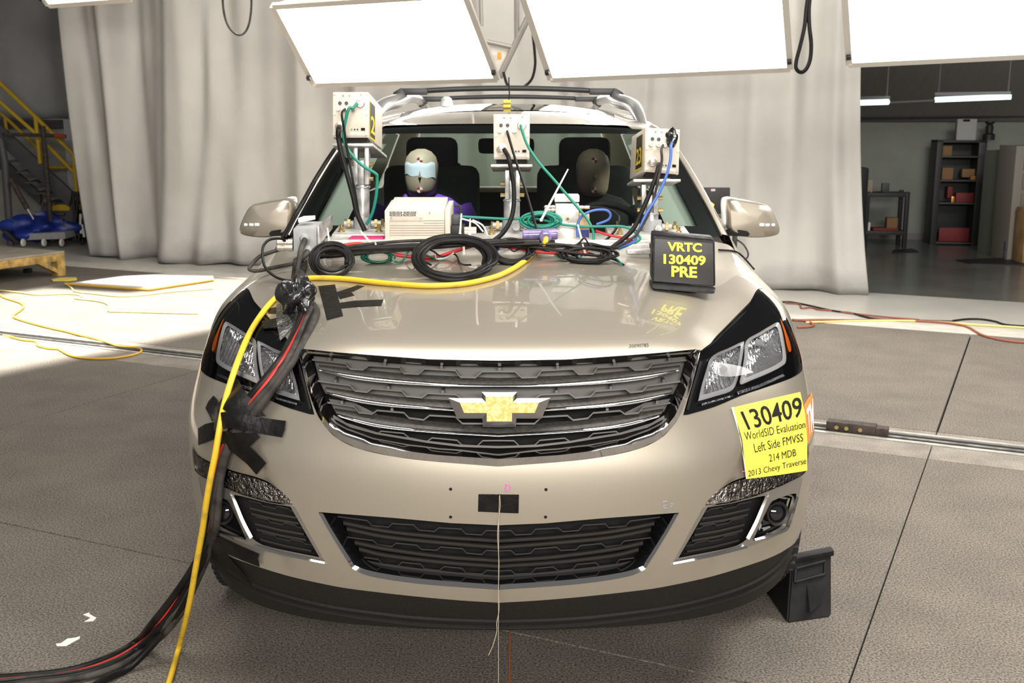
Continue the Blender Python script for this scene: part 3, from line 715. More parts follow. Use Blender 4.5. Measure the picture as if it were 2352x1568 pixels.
# A-pillars
for sd in (1, -1):
    S = lambda p: Vector((p.x*sd, p.y, p.z))
    g = []
    for i in range(NK):
        a, b = edge_s[i], outr[i]; m1 = lerp(a, b, .45)+Vector((.004, -.012, .012)); c = b+Vector((-.002, .05, -.01)); d = b+Vector((-.03, .10, -.02))
        g.append([S(a+Vector((0, .004, -.004))), S(a+Vector((.002, -.006, .006))), S(m1), S(b), S(c), S(d)])
    sheet('front_pillar', g, PAINT, car)
# roof
ry = [2.02, 2.10, 2.22, 2.4, 2.7, 3.1, 3.6, 4.1, 4.5, 4.78]
rz = [1.594, 1.607, 1.626, 1.648, 1.672, 1.690, 1.695, 1.685, 1.66, 1.63]
rw = [.52, .57, .62, .655, .68, .69, .69, .68, .67, .65]
re_ = [1.585, 1.580, 1.580, 1.588, 1.602, 1.615, 1.615, 1.605, 1.58, 1.55]
roofg = []
for i, y in enumerate(ry):
    row = []
    for j in range(-12, 13):
        t = j/12; a = abs(t); f = a**2.6
        yy = y+(.10*a**2.2 if i == 0 else .10*a**2.2*max(0, 1-(y-2.02)/.6)); x = rw[i]*t
        row.append(Vector((x, yy, rz[i]+(re_[i]-rz[i])*f)))
    roofg.append(row)
def roof_cells(nm, g, m, keep):
    R_, C_ = len(g), len(g[0]); return mesh(nm, [p for r in g for p in r], [(i*C_+j, i*C_+j+1, (i+1)*C_+j+1, (i+1)*C_+j) for i in range(R_-1) for j in range(C_-1) if keep(i, j)], m, car, sharp=None)
sun = lambda i, j: 3 <= i < 5 and 3 <= j < 21
roof = roof_cells('roof', roofg, PAINT, lambda i, j: not sun(i, j))
roof_cells('sunroof_glass', roofg, DGLASS, sun)
roof_cells('headliner', [[p-Vector((0, -.02, .03)) for p in r] for r in roofg], LINER, lambda i, j: not sun(i, j))
for sd in (1, -1):
    sheet('roof_side', [[Vector((sd*rw[i], roofg[i][-1].y, re_[i])), Vector((sd*(rw[i]+.035), roofg[i][-1].y, re_[i]-.022)), Vector((sd*(rw[i]+.055), roofg[i][-1].y+.02, re_[i]-.055))] for i in range(len(ry))], PAINT, car)
    # side windows, pillars and doors
    def sp(y, f):   # f 0 at belt, 1 at roof side
        zb = 1.16+.02*(y-1.6)/3; xb = .905-.01*(y-1.6)
        i = np.interp(y, ry, range(len(ry))); xt = np.interp(y, ry, rw)+.052; zt = np.interp(y, ry, re_)-.05
        return Vector((sd*(xb+(xt-xb)*f+.03*f*(1-f)), y, zb+(zt-zb)*f))
    def win(nm, y0a, y0b, y1a, y1b, m, f1=.97):
        return sheet(nm, [[sp(lerp(lerp(y0a, y1a, u), lerp(y0b, y1b, u), f), f*f1) for f in (0, .25, .5, .75, 1)] for u in (0, .33, .66, 1)], m, car)
    win('side_window', 1.80, 2.30, 2.72, 2.72, SGLASS); win('door_pillar', 2.72, 2.72, 2.84, 2.84, BLKP)
    win('side_window', 2.84, 2.84, 3.72, 3.70, DGLASS); win('door_pillar', 3.72, 3.70, 3.82, 3.80, BLKP); win('side_window', 3.82, 3.80, 4.75, 4.55, DGLASS)
    side = []
    for y in (1.352, 1.5, 1.8, 2.2, 2.72, 3.2, 3.6, 4.1, 4.6, 4.95):
        tp = max(0, (y-4.2)/.75); k = 1-.10*tp*tp
        q = min(1, max(0, (y-1.35)/.45))
        side.append([Vector((sd*x*k, y, z)) for x, z in ((.93, .26), (.955, .36), (.970, .55), (.977, .75), (lerp(.968, .972, q), .92), (lerp(.945, .955, q), 1.03), (lerp(.885, .93, q), lerp(1.10, 1.12, q)), (lerp(.85, .905, q), lerp(1.14, 1.165, q)))])
    for nm, a, b in (('front_quarter', 0, 3), ('front_door', 2, 5), ('rear_door', 4, 7), ('rear_quarter', 6, 10)):
        rows = side[a:b]; rows = [[p.copy() for p in r] for r in rows]
        if nm == 'rear_quarter':     # rear wheel arch hides in shade; lift the sill
            for r in rows[:-1]:
                for p in r: p.z = max(p.z, .5) if 3.6 < p.y < 4.5 else p.z
        sheet(nm, rows, PAINT, car)
    sheet('sill', [[Vector((sd*.93, y, .27)), Vector((sd*.88, y, .22))] for y in (1.45, 2.5, 3.6)], BLKP, car)
# tail
tail = [[Vector((x, y-.25*(1-f)*0+(.12 if z < 1.1 else 0)*1-.28*max(0, (z-1.15)/.45), z)) for x in np.linspace(-w_, w_, 9)] for f, z, w_, y in ((0, .3, .84, 4.93), (0, .7, .87, 4.97), (0, 1.05, .86, 4.97), (0, 1.15, .84, 5.0))]
sheet('tailgate', tail, PAINT, car)
sheet('rear_window', [[Vector((x, y, z)) for x in np.linspace(-w_, w_, 9)] for y, z, w_ in ((4.98, 1.16, .72), (4.90, 1.34, .67), (4.80, 1.52, .60))], DGLASS, car)
for sd in (1, -1):
    sheet('rear_pillar', [[Vector((sd*a, y, z)), Vector((sd*b, y-.2, z))] for y, z, a, b in ((4.98, 1.16, .72, .86), (4.90, 1.34, .67, .80), (4.80, 1.56, .60, .70))], PAINT, car)
sheet('tail_header', [[Vector((x, y, z)) for x in np.linspace(-.64, .64, 9)] for y, z in ((4.80, 1.52), (4.82, 1.60), (4.78, 1.625))], PAINT, car)
box('underbody', (0, 2.75, .27), (1.60, 4.2, .06), DARK, car)
box('engine_block', (0, .95, .62), (1.20, .9, .62), DARK, car, bev=.08)
# roof rails, cross bars
RAIL = mat('grey roof rail', (.30, .295, .29), rough=.35, metal=.5)
BAR = mat('roof bar black', (.025, .025, .026), rough=.4)
for sd in (1, -1):
    P = [atY(1477,291,2.45), atY(1466,262,2.62), atY(1452,243,2.85), atY(1425,231,3.15), Vector((.575, 3.7, 1.735)), Vector((.56, 4.3, 1.725)), Vector((.54, 4.7, 1.66)), Vector((.53, 4.8, 1.62))]
    P[3].x = .565
    tube('roof_rail', [Vector((p.x*sd, p.y, p.z)) for p in P], lambda t: .021+.016*math.sin(math.pi*min(1, t*1.2)), RAIL, car, n=12)
for y, z, hw, zc in ((3.2, 1.752, .545, 1.772), (4.35, 1.735, .53, 1.752)):
    b_ = tube('cross_bar', [Vector((x, y, zc-(zc-z)*(x/hw)**2)) for x in np.linspace(-hw, hw, 15)], .014, BAR, car, n=10, sm=1)
    for sd in (1, -1):
        bm = bmesh.new(); bbox(bm, (sd*(hw-.05), y, z+.002), (.15, .05, .034), None, .008)
        bbox(bm, (sd*(hw+.02), y, z-.014), (.06, .07, .055), Matrix.Rotation(sd*.5, 3, 'Y'), .012); frombm('bar_foot', bm, BAR, b_)
# mirrors
for sd in (1, -1):
    root = empty('wing_mirror'); root.parent = car; root.location.x = .03 if sd < 0 else 0
    L = smooth2([(1663,462),(1672,453),(1690,455),(1745,465),(1762,472),(1774,490),(1785,515),(1787,530),(1780,538),(1757,543),(1722,544),(1690,538),(1668,525),(1664,500)], 4)
    cx = np.mean([p[0] for p in L]); cy = np.mean([p[1] for p in L]); n = len(L); V = []
    for k, y in ((.80, 1.93), (.94, 1.92), (1.0, 1.86), (1.0, 1.80), (.985, 1.765), (.95, 1.742), (.88, 1.730), (.5, 1.722), (.12, 1.720)):
        for x, yy in L:
            p = atY(cx+(x-cx)*k, cy+(yy-cy)*k, 1.8); p = Vector((p.x, y+.10*(p.x-1.0)*1.0, p.z)); V.append(Vector((p.x*sd, p.y, p.z)))
    F = [(j*n+i, j*n+(i+1) % n, (j+1)*n+(i+1) % n, (j+1)*n+i) for j in range(8) for i in range(n)]+[tuple(range(n))[::-1], tuple(8*n+i for i in range(n))]
    if sd > 0: F = [f[::-1] for f in F]
    mesh('mirror_shell', V, F, PAINT, root, sharp=50)
    g = [atY(1664,527,1.76), atY(1675,523,1.75), atY(1715,530,1.73), atY(1720,536,1.725), atY(1716,542,1.73), atY(1690,541,1.75), atY(1662,540,1.78)]
    g = [Vector((p.x*sd, p.y-.02, p.z)) for p in g]; n = len(g)
    mesh('mirror_foot', g+[p+Vector((0, .09, 0)) for p in g], [tuple(range(n)), tuple(range(n, 2*n))[::-1]]+[(i, n+i, n+(i+1) % n, (i+1) % n) for i in range(n)], BLKP, root)
    for i in range(3):
        p = atY(1749+i*13, 516+.4*i, 1.73); q = box('mirror_lamp', (p.x*sd, p.y+.10*(p.x-1.0)-.006+.004*i, p.z), (.021, .016, .013), mat('white lamp', (.9, .9, .88), rough=.15, metal=.3), root, bev=.004)
# wheels
def wheel(x, y):
    root = empty('wheel', (x, y, .365)); root.parent = car; s = 1 if x > 0 else -1
    prof = [(.235, -.105), (.30, -.122), (.345, -.118), (.366, -.10), (.372, -.06), (.365, -.058), (.365, -.05), (.374, -.048), (.375, -.006), (.367, -.004), (.367, .004), (.375, .006), (.374, .048), (.365, .05), (.365, .058), (.372, .06), (.366, .10), (.345, .118), (.30, .122), (.235, .105)]
    lathe('tyre', prof, (0, 0, 0), (s, 0, 0), RUBBER, root, n=64)
    bm = bmesh.new()
    for i in range(64):
        for lat in (-.085, .085):
            a = 2*math.pi*(i+.5*(lat > 0))/64; M = Matrix.Rotation(a, 3, 'X')
            bbox(bm, M @ Vector((lat, 0, .370)), (.045, .022, .012), M)
    tr_ = frombm('tread', bm, RUBBER, root, smooth=False); tr_['kind'] = 'stuff'
    lathe('rim', [(.235, -.09), (.235, .10), (.215, .105), (.205, .06), (.06, .075), (.03, .08)], (0, 0, 0), (s, 0, 0), PODM, root, n=40)
for x in (.855, -.855):
    for y in (1.03, 4.05): wheel(x, y)
for sd in (1, -1):
    P = []
    for a_ in np.linspace(0, 180, 18): P.append([Vector((sd*x, 1.03-math.cos(math.radians(a_))*.42, .36+math.sin(math.radians(a_))*.42)) for x in (.60, .955)])
    sheet('wheel_liner', P, DARK, car)
# ------------------------------------------------------------------ cabin interior
DASH = mat('dashboard', (.028, .028, .027), rough=.7, noise=.2, nscale=60)
cab = empty('cabin', (0, 0, 0)); cab.parent = car
sheet('dashboard', [[Vector((x, y+.0, z+.02*math.cos(x*2.4))) for x in np.linspace(-.78, .78, 15)] for y, z in ((1.50, 1.14), (1.70, 1.165), (1.95, 1.16), (2.08, 1.10), (2.10, .85), (2.05, .6))], DASH, cab)
sheet('cabin_floor', [[Vector((x, y, .5)) for x in (-.9, .9)] for y in (1.5, 4.9)], DASH, cab)
for sd in (1, -1): sheet('door_card', [[Vector((sd*.86, y, z)) for z in (.5, .9, 1.165)] for y in (1.6, 2.8, 4.8)], TRIM, cab)
tube('steering_wheel', [Vector((.42+.19*math.cos(a), 2.12-.07*math.sin(a), 1.08+.175*math.sin(a))) for a in [2*math.pi*i/24 for i in range(24)]], .016, TRIM, cab, sm=1, closed=True)
box('steering_hub', (.42, 2.15, 1.07), (.16, .08, .12), TRIM, cab, bev=.03)
bm = bmesh.new(); bbox(bm, (0.0, 2.10, 1.50), (.24, .03, .065), None, .02); frombm('rear_view_mirror', bm, BLKP, cab)
def seat(x, y):
    r = empty('car_seat', (x, y, .5)); r.parent = car
    for nm, c, s, rot, bv in (('seat_cushion', (0, -.25, .15), (.52, .56, .2), .1, .06), ('seat_back', (0, .12, .52), (.50, .16, .72), -.22, .07), ('headrest', (0, .21, .92), (.27, .12, .20), -.15, .055)):
        bm = bmesh.new(); bbox(bm, c, s, Matrix.Rotation(rot, 3, 'X'), bv, 4); frombm(nm, bm, TRIM, r)
seat(-.40, 2.95); seat(.40, 2.95)
bm = bmesh.new(); bbox(bm, (0, 4.0, .85), (1.3, .18, .66), Matrix.Rotation(-.2, 3, 'X'), .06, 3); frombm('rear_bench', bm, TRIM, cab)
for x in (-.42, .42): bm = bmesh.new(); bbox(bm, (x, 4.1, 1.27), (.27, .11, .17), None, .05, 3); frombm('rear_headrest', bm, TRIM, cab)
# crash-test dummies
SKIN = mat('dummy vinyl', (.50, .35, .26), rough=.5, noise=.08, nscale=12)
def dummy(px, py, y, shirt, label, chalk):
    c = atY(px, py, y); root = empty('crash_dummy', (c.x, c.y, .64), label, 'dummy')
    def blob(nm, rings, m, n=20):
        V = []; F = []
        for (z, rx, ry, oy) in rings:
            for i in range(n):
                a = 2*math.pi*i/n; V.append(Vector((rx*math.cos(a), ry*math.sin(a)+oy, z)))
        for j in range(len(rings)-1):
            for i in range(n): F.append((j*n+i, j*n+(i+1) % n, (j+1)*n+(i+1) % n, (j+1)*n+i))
        F.append(tuple(range(n))[::-1]); F.append(tuple((len(rings)-1)*n+i for i in range(n)))
        return mesh(nm, V, F, m, root, sharp=70)
    h = c.z-.64
    head = blob('head', [(h-.115, .03, .03, -.02), (h-.108, .058, .06, -.025), (h-.08, .072, .08, -.02), (h-.04, .078, .094, -.008), (h, .082, .100, 0), (h+.04, .082, .100, .004), (h+.075, .072, .088, .006), (h+.10, .05, .062, .008), (h+.113, .02, .025, .008)], SKIN, 28)
    mesh('nose', [Vector((-.012, -.092, h-.02)), Vector((.012, -.092, h-.02)), Vector((0, -.118, h-.018)), Vector((0, -.094, h+.03))], [(0, 1, 2), (0, 2, 3), (1, 3, 2), (0, 3, 1)], SKIN, head)
    blob('neck', [(h-.24, .055, .055, .02), (h-.10, .05, .05, 0)], BLKP)
    t = blob('torso', [(.0, .16, .11, .06), (.12, .15, .11, .04), (.32, .18, .12, .02), (.46, .20, .115, .015), (.545, .205, .10, .02), (.595, .14, .075, .02), (.62, .06, .06, .02)], shirt, 28)
    for s in (1, -1):
        tube('arm', [Vector((s*.19, .02, .545)), Vector((s*.245, -.02, .42)), Vector((s*.24, -.10, .22)), Vector((s*.2, -.28, .14)), Vector((s*.16, -.36, .13))], lambda q: .058-.022*q, shirt if True else SKIN, root, n=12)
        tube('leg', [Vector((s*.09, .05, .0)), Vector((s*.12, -.2, .06)), Vector((s*.13, -.46, .09)), Vector((s*.12, -.62, -.05)), Vector((s*.12, -.70, -.10))], lambda q: .08-.03*q, TRIM, root, n=12)
    RED = mat('target red', (.55, .03, .02), rough=.5); WT = mat('target white', (.85, .84, .8), rough=.5)
    for zz, oy in ((h+.062, -.088), (h-.078, -.102)):
        for q in range(4):
            V = [Vector((0, oy-.004, zz))]+[Vector((.014*math.cos(a), oy-.004, zz+.014*math.sin(a))) for a in [math.pi/2*(q+k/6) for k in range(7)]]
            V += [v+Vector((0, .01, 0)) for v in V]
            mesh('target_quarter', V, [tuple(range(8)), tuple(range(8, 16))[::-1]]+[(i, 8+i, 8+(i+1) % 8, (i+1) % 8) for i in range(8)], RED if q % 2 else WT, head, smooth=False)
    if chalk:  # light falling on the face, painted as a pale patch
        CH = mat('painted face light', (.93, .91, 1.0), rough=.6)
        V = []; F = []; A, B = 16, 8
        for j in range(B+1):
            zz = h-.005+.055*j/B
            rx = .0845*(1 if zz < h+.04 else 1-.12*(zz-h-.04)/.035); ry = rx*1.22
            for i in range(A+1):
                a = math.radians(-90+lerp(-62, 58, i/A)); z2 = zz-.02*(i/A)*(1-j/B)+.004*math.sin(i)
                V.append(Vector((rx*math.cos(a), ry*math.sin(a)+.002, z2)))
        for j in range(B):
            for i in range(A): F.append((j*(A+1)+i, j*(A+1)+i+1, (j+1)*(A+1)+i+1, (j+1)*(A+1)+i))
        mesh('face_light_patch', V, F, CH, head, sharp=None)
    return root
PURPLE = mat('purple shirt', (.16, .05, .42), rough=.8)
dummy(968, 396, 2.72, PURPLE, 'crash-test dummy in a purple shirt with a patch of light painted on its face', True)
dummy(1362, 396, 2.72, TRIM, 'crash-test dummy in dark clothing in the right-hand front seat', False)
# ------------------------------------------------------------------ the hall
CONC = mat('rough concrete', (.150, .130, .107), rough=.85, noise=.10, nscale=3.2, bump=.08, bscale=160, detail=10)
CONC2 = mat('fine concrete', (.24, .21, .175), rough=.8, noise=.18, nscale=6, bump=.2, bscale=70, detail=10)
PFLOOR = mat('painted floor', (.52, .50, .45), rough=.32, noise=.08, nscale=1.5, detail=8)
def grain(m, sc=300, amt=.35):      # fine aggregate speckle over the broad noise
    nt = m.node_tree; b = nt.nodes['Principled BSDF']; src = b.inputs['Base Color'].links[0].from_socket
    n = nt.nodes.new('ShaderNodeTexNoise'); n.inputs['Scale'].default_value = sc; n.inputs['Detail'].default_value = 3
    tc = [x for x in nt.nodes if x.type == 'TEX_COORD'][0]; nt.links.new(tc.outputs['Object'], n.inputs['Vector'])
    r = nt.nodes.new('ShaderNodeMapRange'); r.inputs['From Min'].default_value = .3; r.inputs['From Max'].default_value = .7; r.inputs['To Min'].default_value = 1-amt; r.inputs['To Max'].default_value = 1+amt
    mx = nt.nodes.new('ShaderNodeVectorMath'); mx.operation = 'SCALE'
    nt.links.new(n.outputs['Fac'], r.inputs['Value']); nt.links.new(src, mx.inputs[0]); nt.links.new(r.outputs[0], mx.inputs['Scale']); nt.links.new(mx.outputs[0], b.inputs['Base Color'])
grain(CONC, 140, .75); grain(CONC2, 150, .45)
floor = mesh('floor', [(-16,-6,-.03),(14,-6,-.03),(14,20,-.03),(-16,20,-.03)], [(0,1,2,3)], DARK); tag(floor, 'concrete hall floor of jointed slabs', 'floor', kind='structure')
R0 = Vector((-3.75, 5.53, 0)); R1 = Vector((2.56, 2.58, 0)); RD = (R1-R0).normalized(); RN = Vector((-RD.y, RD.x, 0))   # RN points away from the camera
J0 = atZ(2245,768); J1 = atZ(1915,1560); JD = (J0-J1).normalized()
def G(a, b): return R0+RD*a+RN*b       # floor grid: a along the rail, b away from it
aJ = (J0-R0).dot(RD); aJ1 = (J1-R0).dot(RD)
aj = (aJ+aJ1)/2
def slab(a0, a1, b0, b1, m, g=.006, nm='floor_slab', z=0.0, skew=0.0):
    pts = [G(a0+g, b0+g), G(a1-g, b0+g), G(a1-g, b1-g), G(a0+g, b1-g)]
    V = [p+Vector((0, 0, z)) for p in pts]+[p-Vector((0, 0, .029)) for p in pts]
    return mesh(nm, V, [(0,1,2,3), (4,7,6,5), (0,4,5,1), (1,5,6,2), (2,6,7,3), (3,7,4,0)], m, floor, smooth=False)
bJ2 = (atZ(240,1250)-R0).dot(RN); bS = (atZ(2200,765)-R0).dot(RN)
cols = [aj-13.5, aj-9.0, aj-4.5, aj, aj+4.5, aj+9]
for a0, a1 in zip(cols[:-1], cols[1:]):
    slab(a0, a1, .16, bS, CONC); slab(a0, a1, -.36, -.112, CONC2, .003); slab(a0, a1, .087, .16, CONC2, .003)
    slab(a0, a1, bJ2, -.36, CONC, .003)
for a0, a1 in zip(cols[:-1], cols[1:]): slab(a0, a1, bJ2-4.5, bJ2, CONC); slab(a0, a1, bJ2-9, bJ2-4.5, CONC)
bC = (atZ(1996,672)-R0).dot(RN); aC = (atZ(1990,668)-R0).dot(RD)-1.6
for a0, a1 in zip([aj-13.5, aj-4.5], [aj-4.5, aC]): slab(a0, a1, bS, bS+14, PFLOOR, .002, 'painted_floor_field')
slab(aC, aj+9, bS, bC, PFLOOR, .002, 'painted_floor_field'); slab(aC, aj+9, bC, bS+14, mat('darker side floor', (.13, .132, .12), rough=.22, noise=.12, nscale=2), .0, 'painted_floor_field')  # field beyond the curtain line is darker and glossier
slab(aj-14, aj+9.2, bS+.004, bS+.30, mat('white floor band', (.60, .57, .50), rough=.5, noise=.1, nscale=8), .001, 'floor_band', .002)
# steel rail in its slot
RAILM = mat('worn rail steel', (.30, .285, .26), rough=.4, metal=.8, noise=.4, nscale=18); RUST = mat('rusty steel', (.055, .04, .032), rough=.7, noise=.4, nscale=25)
rail = empty('tow_rail', R0, 'sunken steel tow rail crossing the concrete floor beside the car', 'rail')
def railpart(nm, b0, b1, z0, z1, m, a0=-4.0, a1=11):
    pts = [G(a0, b0), G(a1, b0), G(a1, b1), G(a0, b1)]
    o = mesh(nm, [p+Vector((0, 0, z1)) for p in pts]+[p+Vector((0, 0, z0)) for p in pts], [(0,1,2,3), (4,7,6,5), (0,4,5,1), (1,5,6,2), (2,6,7,3), (3,7,4,0)], m, None, smooth=False); child(o, rail)
EDGE = mat('steel edge strip', (.55, .53, .48), rough=.35, metal=.5, noise=.2, nscale=15)
railpart('edge_strip', -.11, -.075, -.03, .004, EDGE); railpart('edge_strip', .055, .085, -.03, .004, EDGE)
railpart('rail_head', -.022, .004, -.03, -.001, RAILM); railpart('slot_bottom', -.075, .055, -.0295, -.005, DARK)
ablk = (atZ(1955,990)-R0).dot(RD)
blk = empty('rail_block', G(ablk, -.02), 'rusty bolted steel clamp block on the floor rail', 'clamp')
Mr = Matrix.Rotation(math.atan2(RD.y, RD.x), 3, 'Z')
for nm, c, s in (('block_body', (0, .01, .022), (.25, .075, .052)), ('block_end', (.155, .01, .018), (.06, .07, .044))):
    o = box(nm, Mr @ Vector(c), s, RUST, blk, rot=Mr, bev=.003)
for i in (-.07, -.02, .05): 
    c = Mr @ Vector((i, -.029, .022)); o = cyl('block_bolt', c, c+Mr @ Vector((0, -.006, 0)), .011, BRASS, blk, n=12)
# ------------------------------------------------------------------ curtain
def cloth_mat(name, col, dirt=True):
    m = mat(name, col, rough=.9, noise=.05, nscale=2, bump=.12, bscale=30)
    nt = m.node_tree; b = nt.nodes['Principled BSDF']; src = b.inputs['Base Color'].links[0].from_socket
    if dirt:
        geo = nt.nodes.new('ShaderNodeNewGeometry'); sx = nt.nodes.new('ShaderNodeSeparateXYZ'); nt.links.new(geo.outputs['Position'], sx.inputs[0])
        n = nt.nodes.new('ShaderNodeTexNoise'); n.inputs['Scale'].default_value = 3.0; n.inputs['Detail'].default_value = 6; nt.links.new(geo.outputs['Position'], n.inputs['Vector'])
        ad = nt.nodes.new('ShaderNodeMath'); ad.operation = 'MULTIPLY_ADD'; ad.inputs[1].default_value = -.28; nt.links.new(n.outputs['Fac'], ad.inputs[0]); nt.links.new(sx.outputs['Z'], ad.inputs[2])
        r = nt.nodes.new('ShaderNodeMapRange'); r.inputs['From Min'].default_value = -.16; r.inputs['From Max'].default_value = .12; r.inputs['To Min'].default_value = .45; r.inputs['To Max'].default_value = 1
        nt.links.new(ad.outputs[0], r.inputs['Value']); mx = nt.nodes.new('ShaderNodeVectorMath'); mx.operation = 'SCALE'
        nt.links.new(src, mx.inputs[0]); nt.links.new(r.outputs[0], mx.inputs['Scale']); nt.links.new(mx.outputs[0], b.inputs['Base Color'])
    return m
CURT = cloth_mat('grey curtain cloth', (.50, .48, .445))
base = crom([atZ(216,588), atZ(400,596), atZ(600,604), atZ(1000,621), atZ(1400,640), atZ(1745,657), atZ(1880,663), atZ(1996,669)], 1)
A = np.array([tuple(p) for p in base]); cd_ = np.r_[0, np.cumsum(np.linalg.norm(np.diff(A, axis=0), axis=1))]
NU, NW = 520, 44; rows = []
rnd = random.Random(3)
folds = [(rnd.uniform(0, cd_[-1]), rnd.uniform(.05, .16), rnd.uniform(-.10, .14), rnd.uniform(.3, 1.0), rnd.uniform(-.35, .35)) for _ in range(64)]
folds += [(f_*cd_[-1], w_, a_, 1.0, l_) for f_, w_, a_, l_ in ((.03, .10, .16, .05), (.085, .07, -.12, .2), (.13, .09, .17, .25), (.175, .08, -.1, .4), (.24, .13, .22, -.5), (.30, .10, -.12, .1), (.33, .08, .14, 0), (.97, .06, .12, .12), (.93, .12, -.10, -.2), (.88, .14, .12, -.2))]
nrm = np.array([RN.x, RN.y, 0])
tt = np.linspace(0, cd_[-1], NU); bx_ = np.stack([np.interp(tt, cd_, A[:, k]) for k in range(3)], -1)
dirn = (A[-1]-A[0])/np.linalg.norm(A[-1]-A[0]); perp = np.array([-dirn[1], dirn[0], 0])
for j in range(NW):
    zf = j/(NW-1); z = 4.9*zf**1.25
    low = math.exp(-z/1.6)
    d = .055*np.sin(tt*5.1+.8*math.sin(zf*2))*(1-.5*low)+.025*np.sin(tt*11.3+1.3)
    for c, wd, am, st, lean in folds:
        cc = c+lean*z*.22; ww = wd*(1+1.0*low*st)
        d = d+am*1.35*(.34+.66*low)*np.exp(-((tt-cc)/ww)**2)
    flare = -.30*low*np.exp(-((tt-cd_[-1])/.5)**2)
    X = bx_-perp*(d+.15)[:, None]*.75
    # the hem bows out at both ends
    X = X-dirn*(np.exp(-((tt)/.6)**2)*.16*(1-low))[:, None]-dirn*(np.exp(-((tt-cd_[-1])/.7)**2)*(.27*(1-low)))[:, None]
    X[:, 2] = z+.03
    if j == 0: X[:, 2] = .012+.012*np.sin(tt*7)
    rows.append([Vector(x) for x in X])
curtain = sheet('curtain', rows, CURT); tag(curtain, 'tall grey cloth curtain hanging in folds behind the car', 'curtain')
md = curtain.modifiers.new('solid', 'SOLIDIFY'); md.thickness = .004
# ------------------------------------------------------------------ walls and ceilings behind the curtain
WALLG = mat('pale green wall', (.27, .285, .25), rough=.8, noise=.05, nscale=3)
WALLW = mat('cream wall', (.34, .33, .30), rough=.8, noise=.08, nscale=4)
ROOFM = mat('grey metal roof', (.25, .235, .22), rough=.7, noise=.06, nscale=2, aniso=(30, 1, 1))
W0 = atZ(1880,546); W1 = atZ(2352,553); wd_ = (W1-W0).normalized()
Wa, Wb = W0-wd_*1.0, W1+wd_*9.0
zt = atY(2150,262,(W0.y+W1.y)/2).z
def slabquad(nm, pts, th, m):
    n = (pts[1]-pts[0]).cross(pts[3]-pts[0]).normalized()*th
    V = list(pts)+[p+n for p in pts]
    return mesh(nm, V, [(0,1,2,3), (4,7,6,5), (0,4,5,1), (1,5,6,2), (2,6,7,3), (3,7,4,0)], m, smooth=False)
UP = Vector((0, 0, 1))
w_ = slabquad('wall_right', [Wa, Wb, Wb+UP*zt, Wa+UP*zt], -.15, WALLG); tag(w_, 'pale green wall of the dim side room', 'wall', kind='structure')
wn = Vector((wd_.y, -wd_.x, 0))
if wn.y > 0: wn = -wn
c_ = slabquad('ceiling_right', [Wa+UP*(zt-.01), Wb+UP*(zt-.01), Wb+UP*(zt+2.3)+wn*3.4, Wa+UP*(zt+2.3)+wn*3.4], .1, ROOFM); tag(c_, 'sloping grey metal roof of the side room', 'ceiling', kind='structure')
# seams of the roof sheets
for k in range(5):
    q = W0+wd_*(0.3+k*.95); b_ = mesh('roof_seam', [q+UP*(zt+.012)+wn*0+wd_*e for e in (0, .02)]+[q+UP*(zt+2.28)+wn*3.39+wd_*e for e in (.02, 0)], [(0,1,2,3)], mat('seam', (.06, .06, .06), rough=.7), c_)
b_ = tube('roof_pipe', [Wa+UP*(zt-.02)+wn*.12, W0+UP*(zt-.03)+wn*.12, W1+UP*(zt)+wn*.12], .045, mat('dark duct', (.07, .07, .07), rough=.6), c_, sm=1, n=12)
b_ = slabquad('baseboard_right', [Wa+wn*.01, Wb+wn*.01, Wb+wn*.01+UP*.08, Wa+wn*.01+UP*.08], .02, mat('grey base', (.2, .2, .19), rough=.7)); tag(b_, 'grey skirting along the side room wall', 'skirting', kind='structure')
L0, L1 = atZ(-220,531), atZ(330,540)
ld_ = (L1-L0).normalized(); La, Lb = L0-ld_*10, L1+ld_*6; ln_ = Vector((ld_.y, -ld_.x, 0))
zl = atY(100,272,L0.y).z
w_ = slabquad('wall_left', [La, Lb, Lb+UP*zl, La+UP*zl], -.15, WALLW); tag(w_, 'cream wall behind the stairs', 'wall', kind='structure')
g_ = slabquad('trim_1', [La+UP*(zl-.14)+ln_*.02, Lb+UP*(zl-.14)+ln_*.02, Lb+UP*(zl-.02)+ln_*.02, La+UP*(zl-.02)+ln_*.02], .06, mat('dark girt', (.07, .065, .06), rough=.7)); tag(g_, 'dark horizontal girt along the wall', 'trim', kind='structure')
# white sheeting over the upper wall
SHEETC = cloth_mat('dim white sheeting', (.36, .36, .355), False)
rows = []
for j in range(16):
    z = zl+.0+1.9*j/15; r = []
    for i in range(150):
        a = i/149*19; r.append(La+ld_*(a+1)+ln_*(.12+.07*math.sin(a*4.2+.5*j/15)+.05*math.sin(a*9.1)+.16*math.sin(math.pi*j/15))+UP*z)
    rows.append(r)
sh = sheet('wall_sheeting', rows, SHEETC); tag(sh, 'pale plastic sheeting hanging over the upper wall behind the stairs', 'sheeting')
md = sh.modifiers.new('solid', 'SOLIDIFY'); md.thickness = .003
c_ = slabquad('ceiling_left', [La+UP*(zl+1.9)+ln_*-.2, Lb+UP*(zl+1.75)+ln_*-.2, Lb+UP*(zl+2.2)+ln_*4, La+UP*(zl+2.2)+ln_*4], .1, mat('dark ceiling', (.10, .10, .105), rough=.8)); tag(c_, 'dark soffit over the stairs', 'ceiling', kind='structure')
# white door leaf by the curtain edge
d_ = slabquad('door_1', [atZ(178,540)+ln_*.1, atZ(232,541)+ln_*.1, atZ(232,541)+ln_*.1+UP*1.62, atZ(178,540)+ln_*.1+UP*1.62], .04, mat('white door', (.50, .50, .52), rough=.5)); tag(d_, 'white door leaf behind the stair foot', 'door', kind='structure')
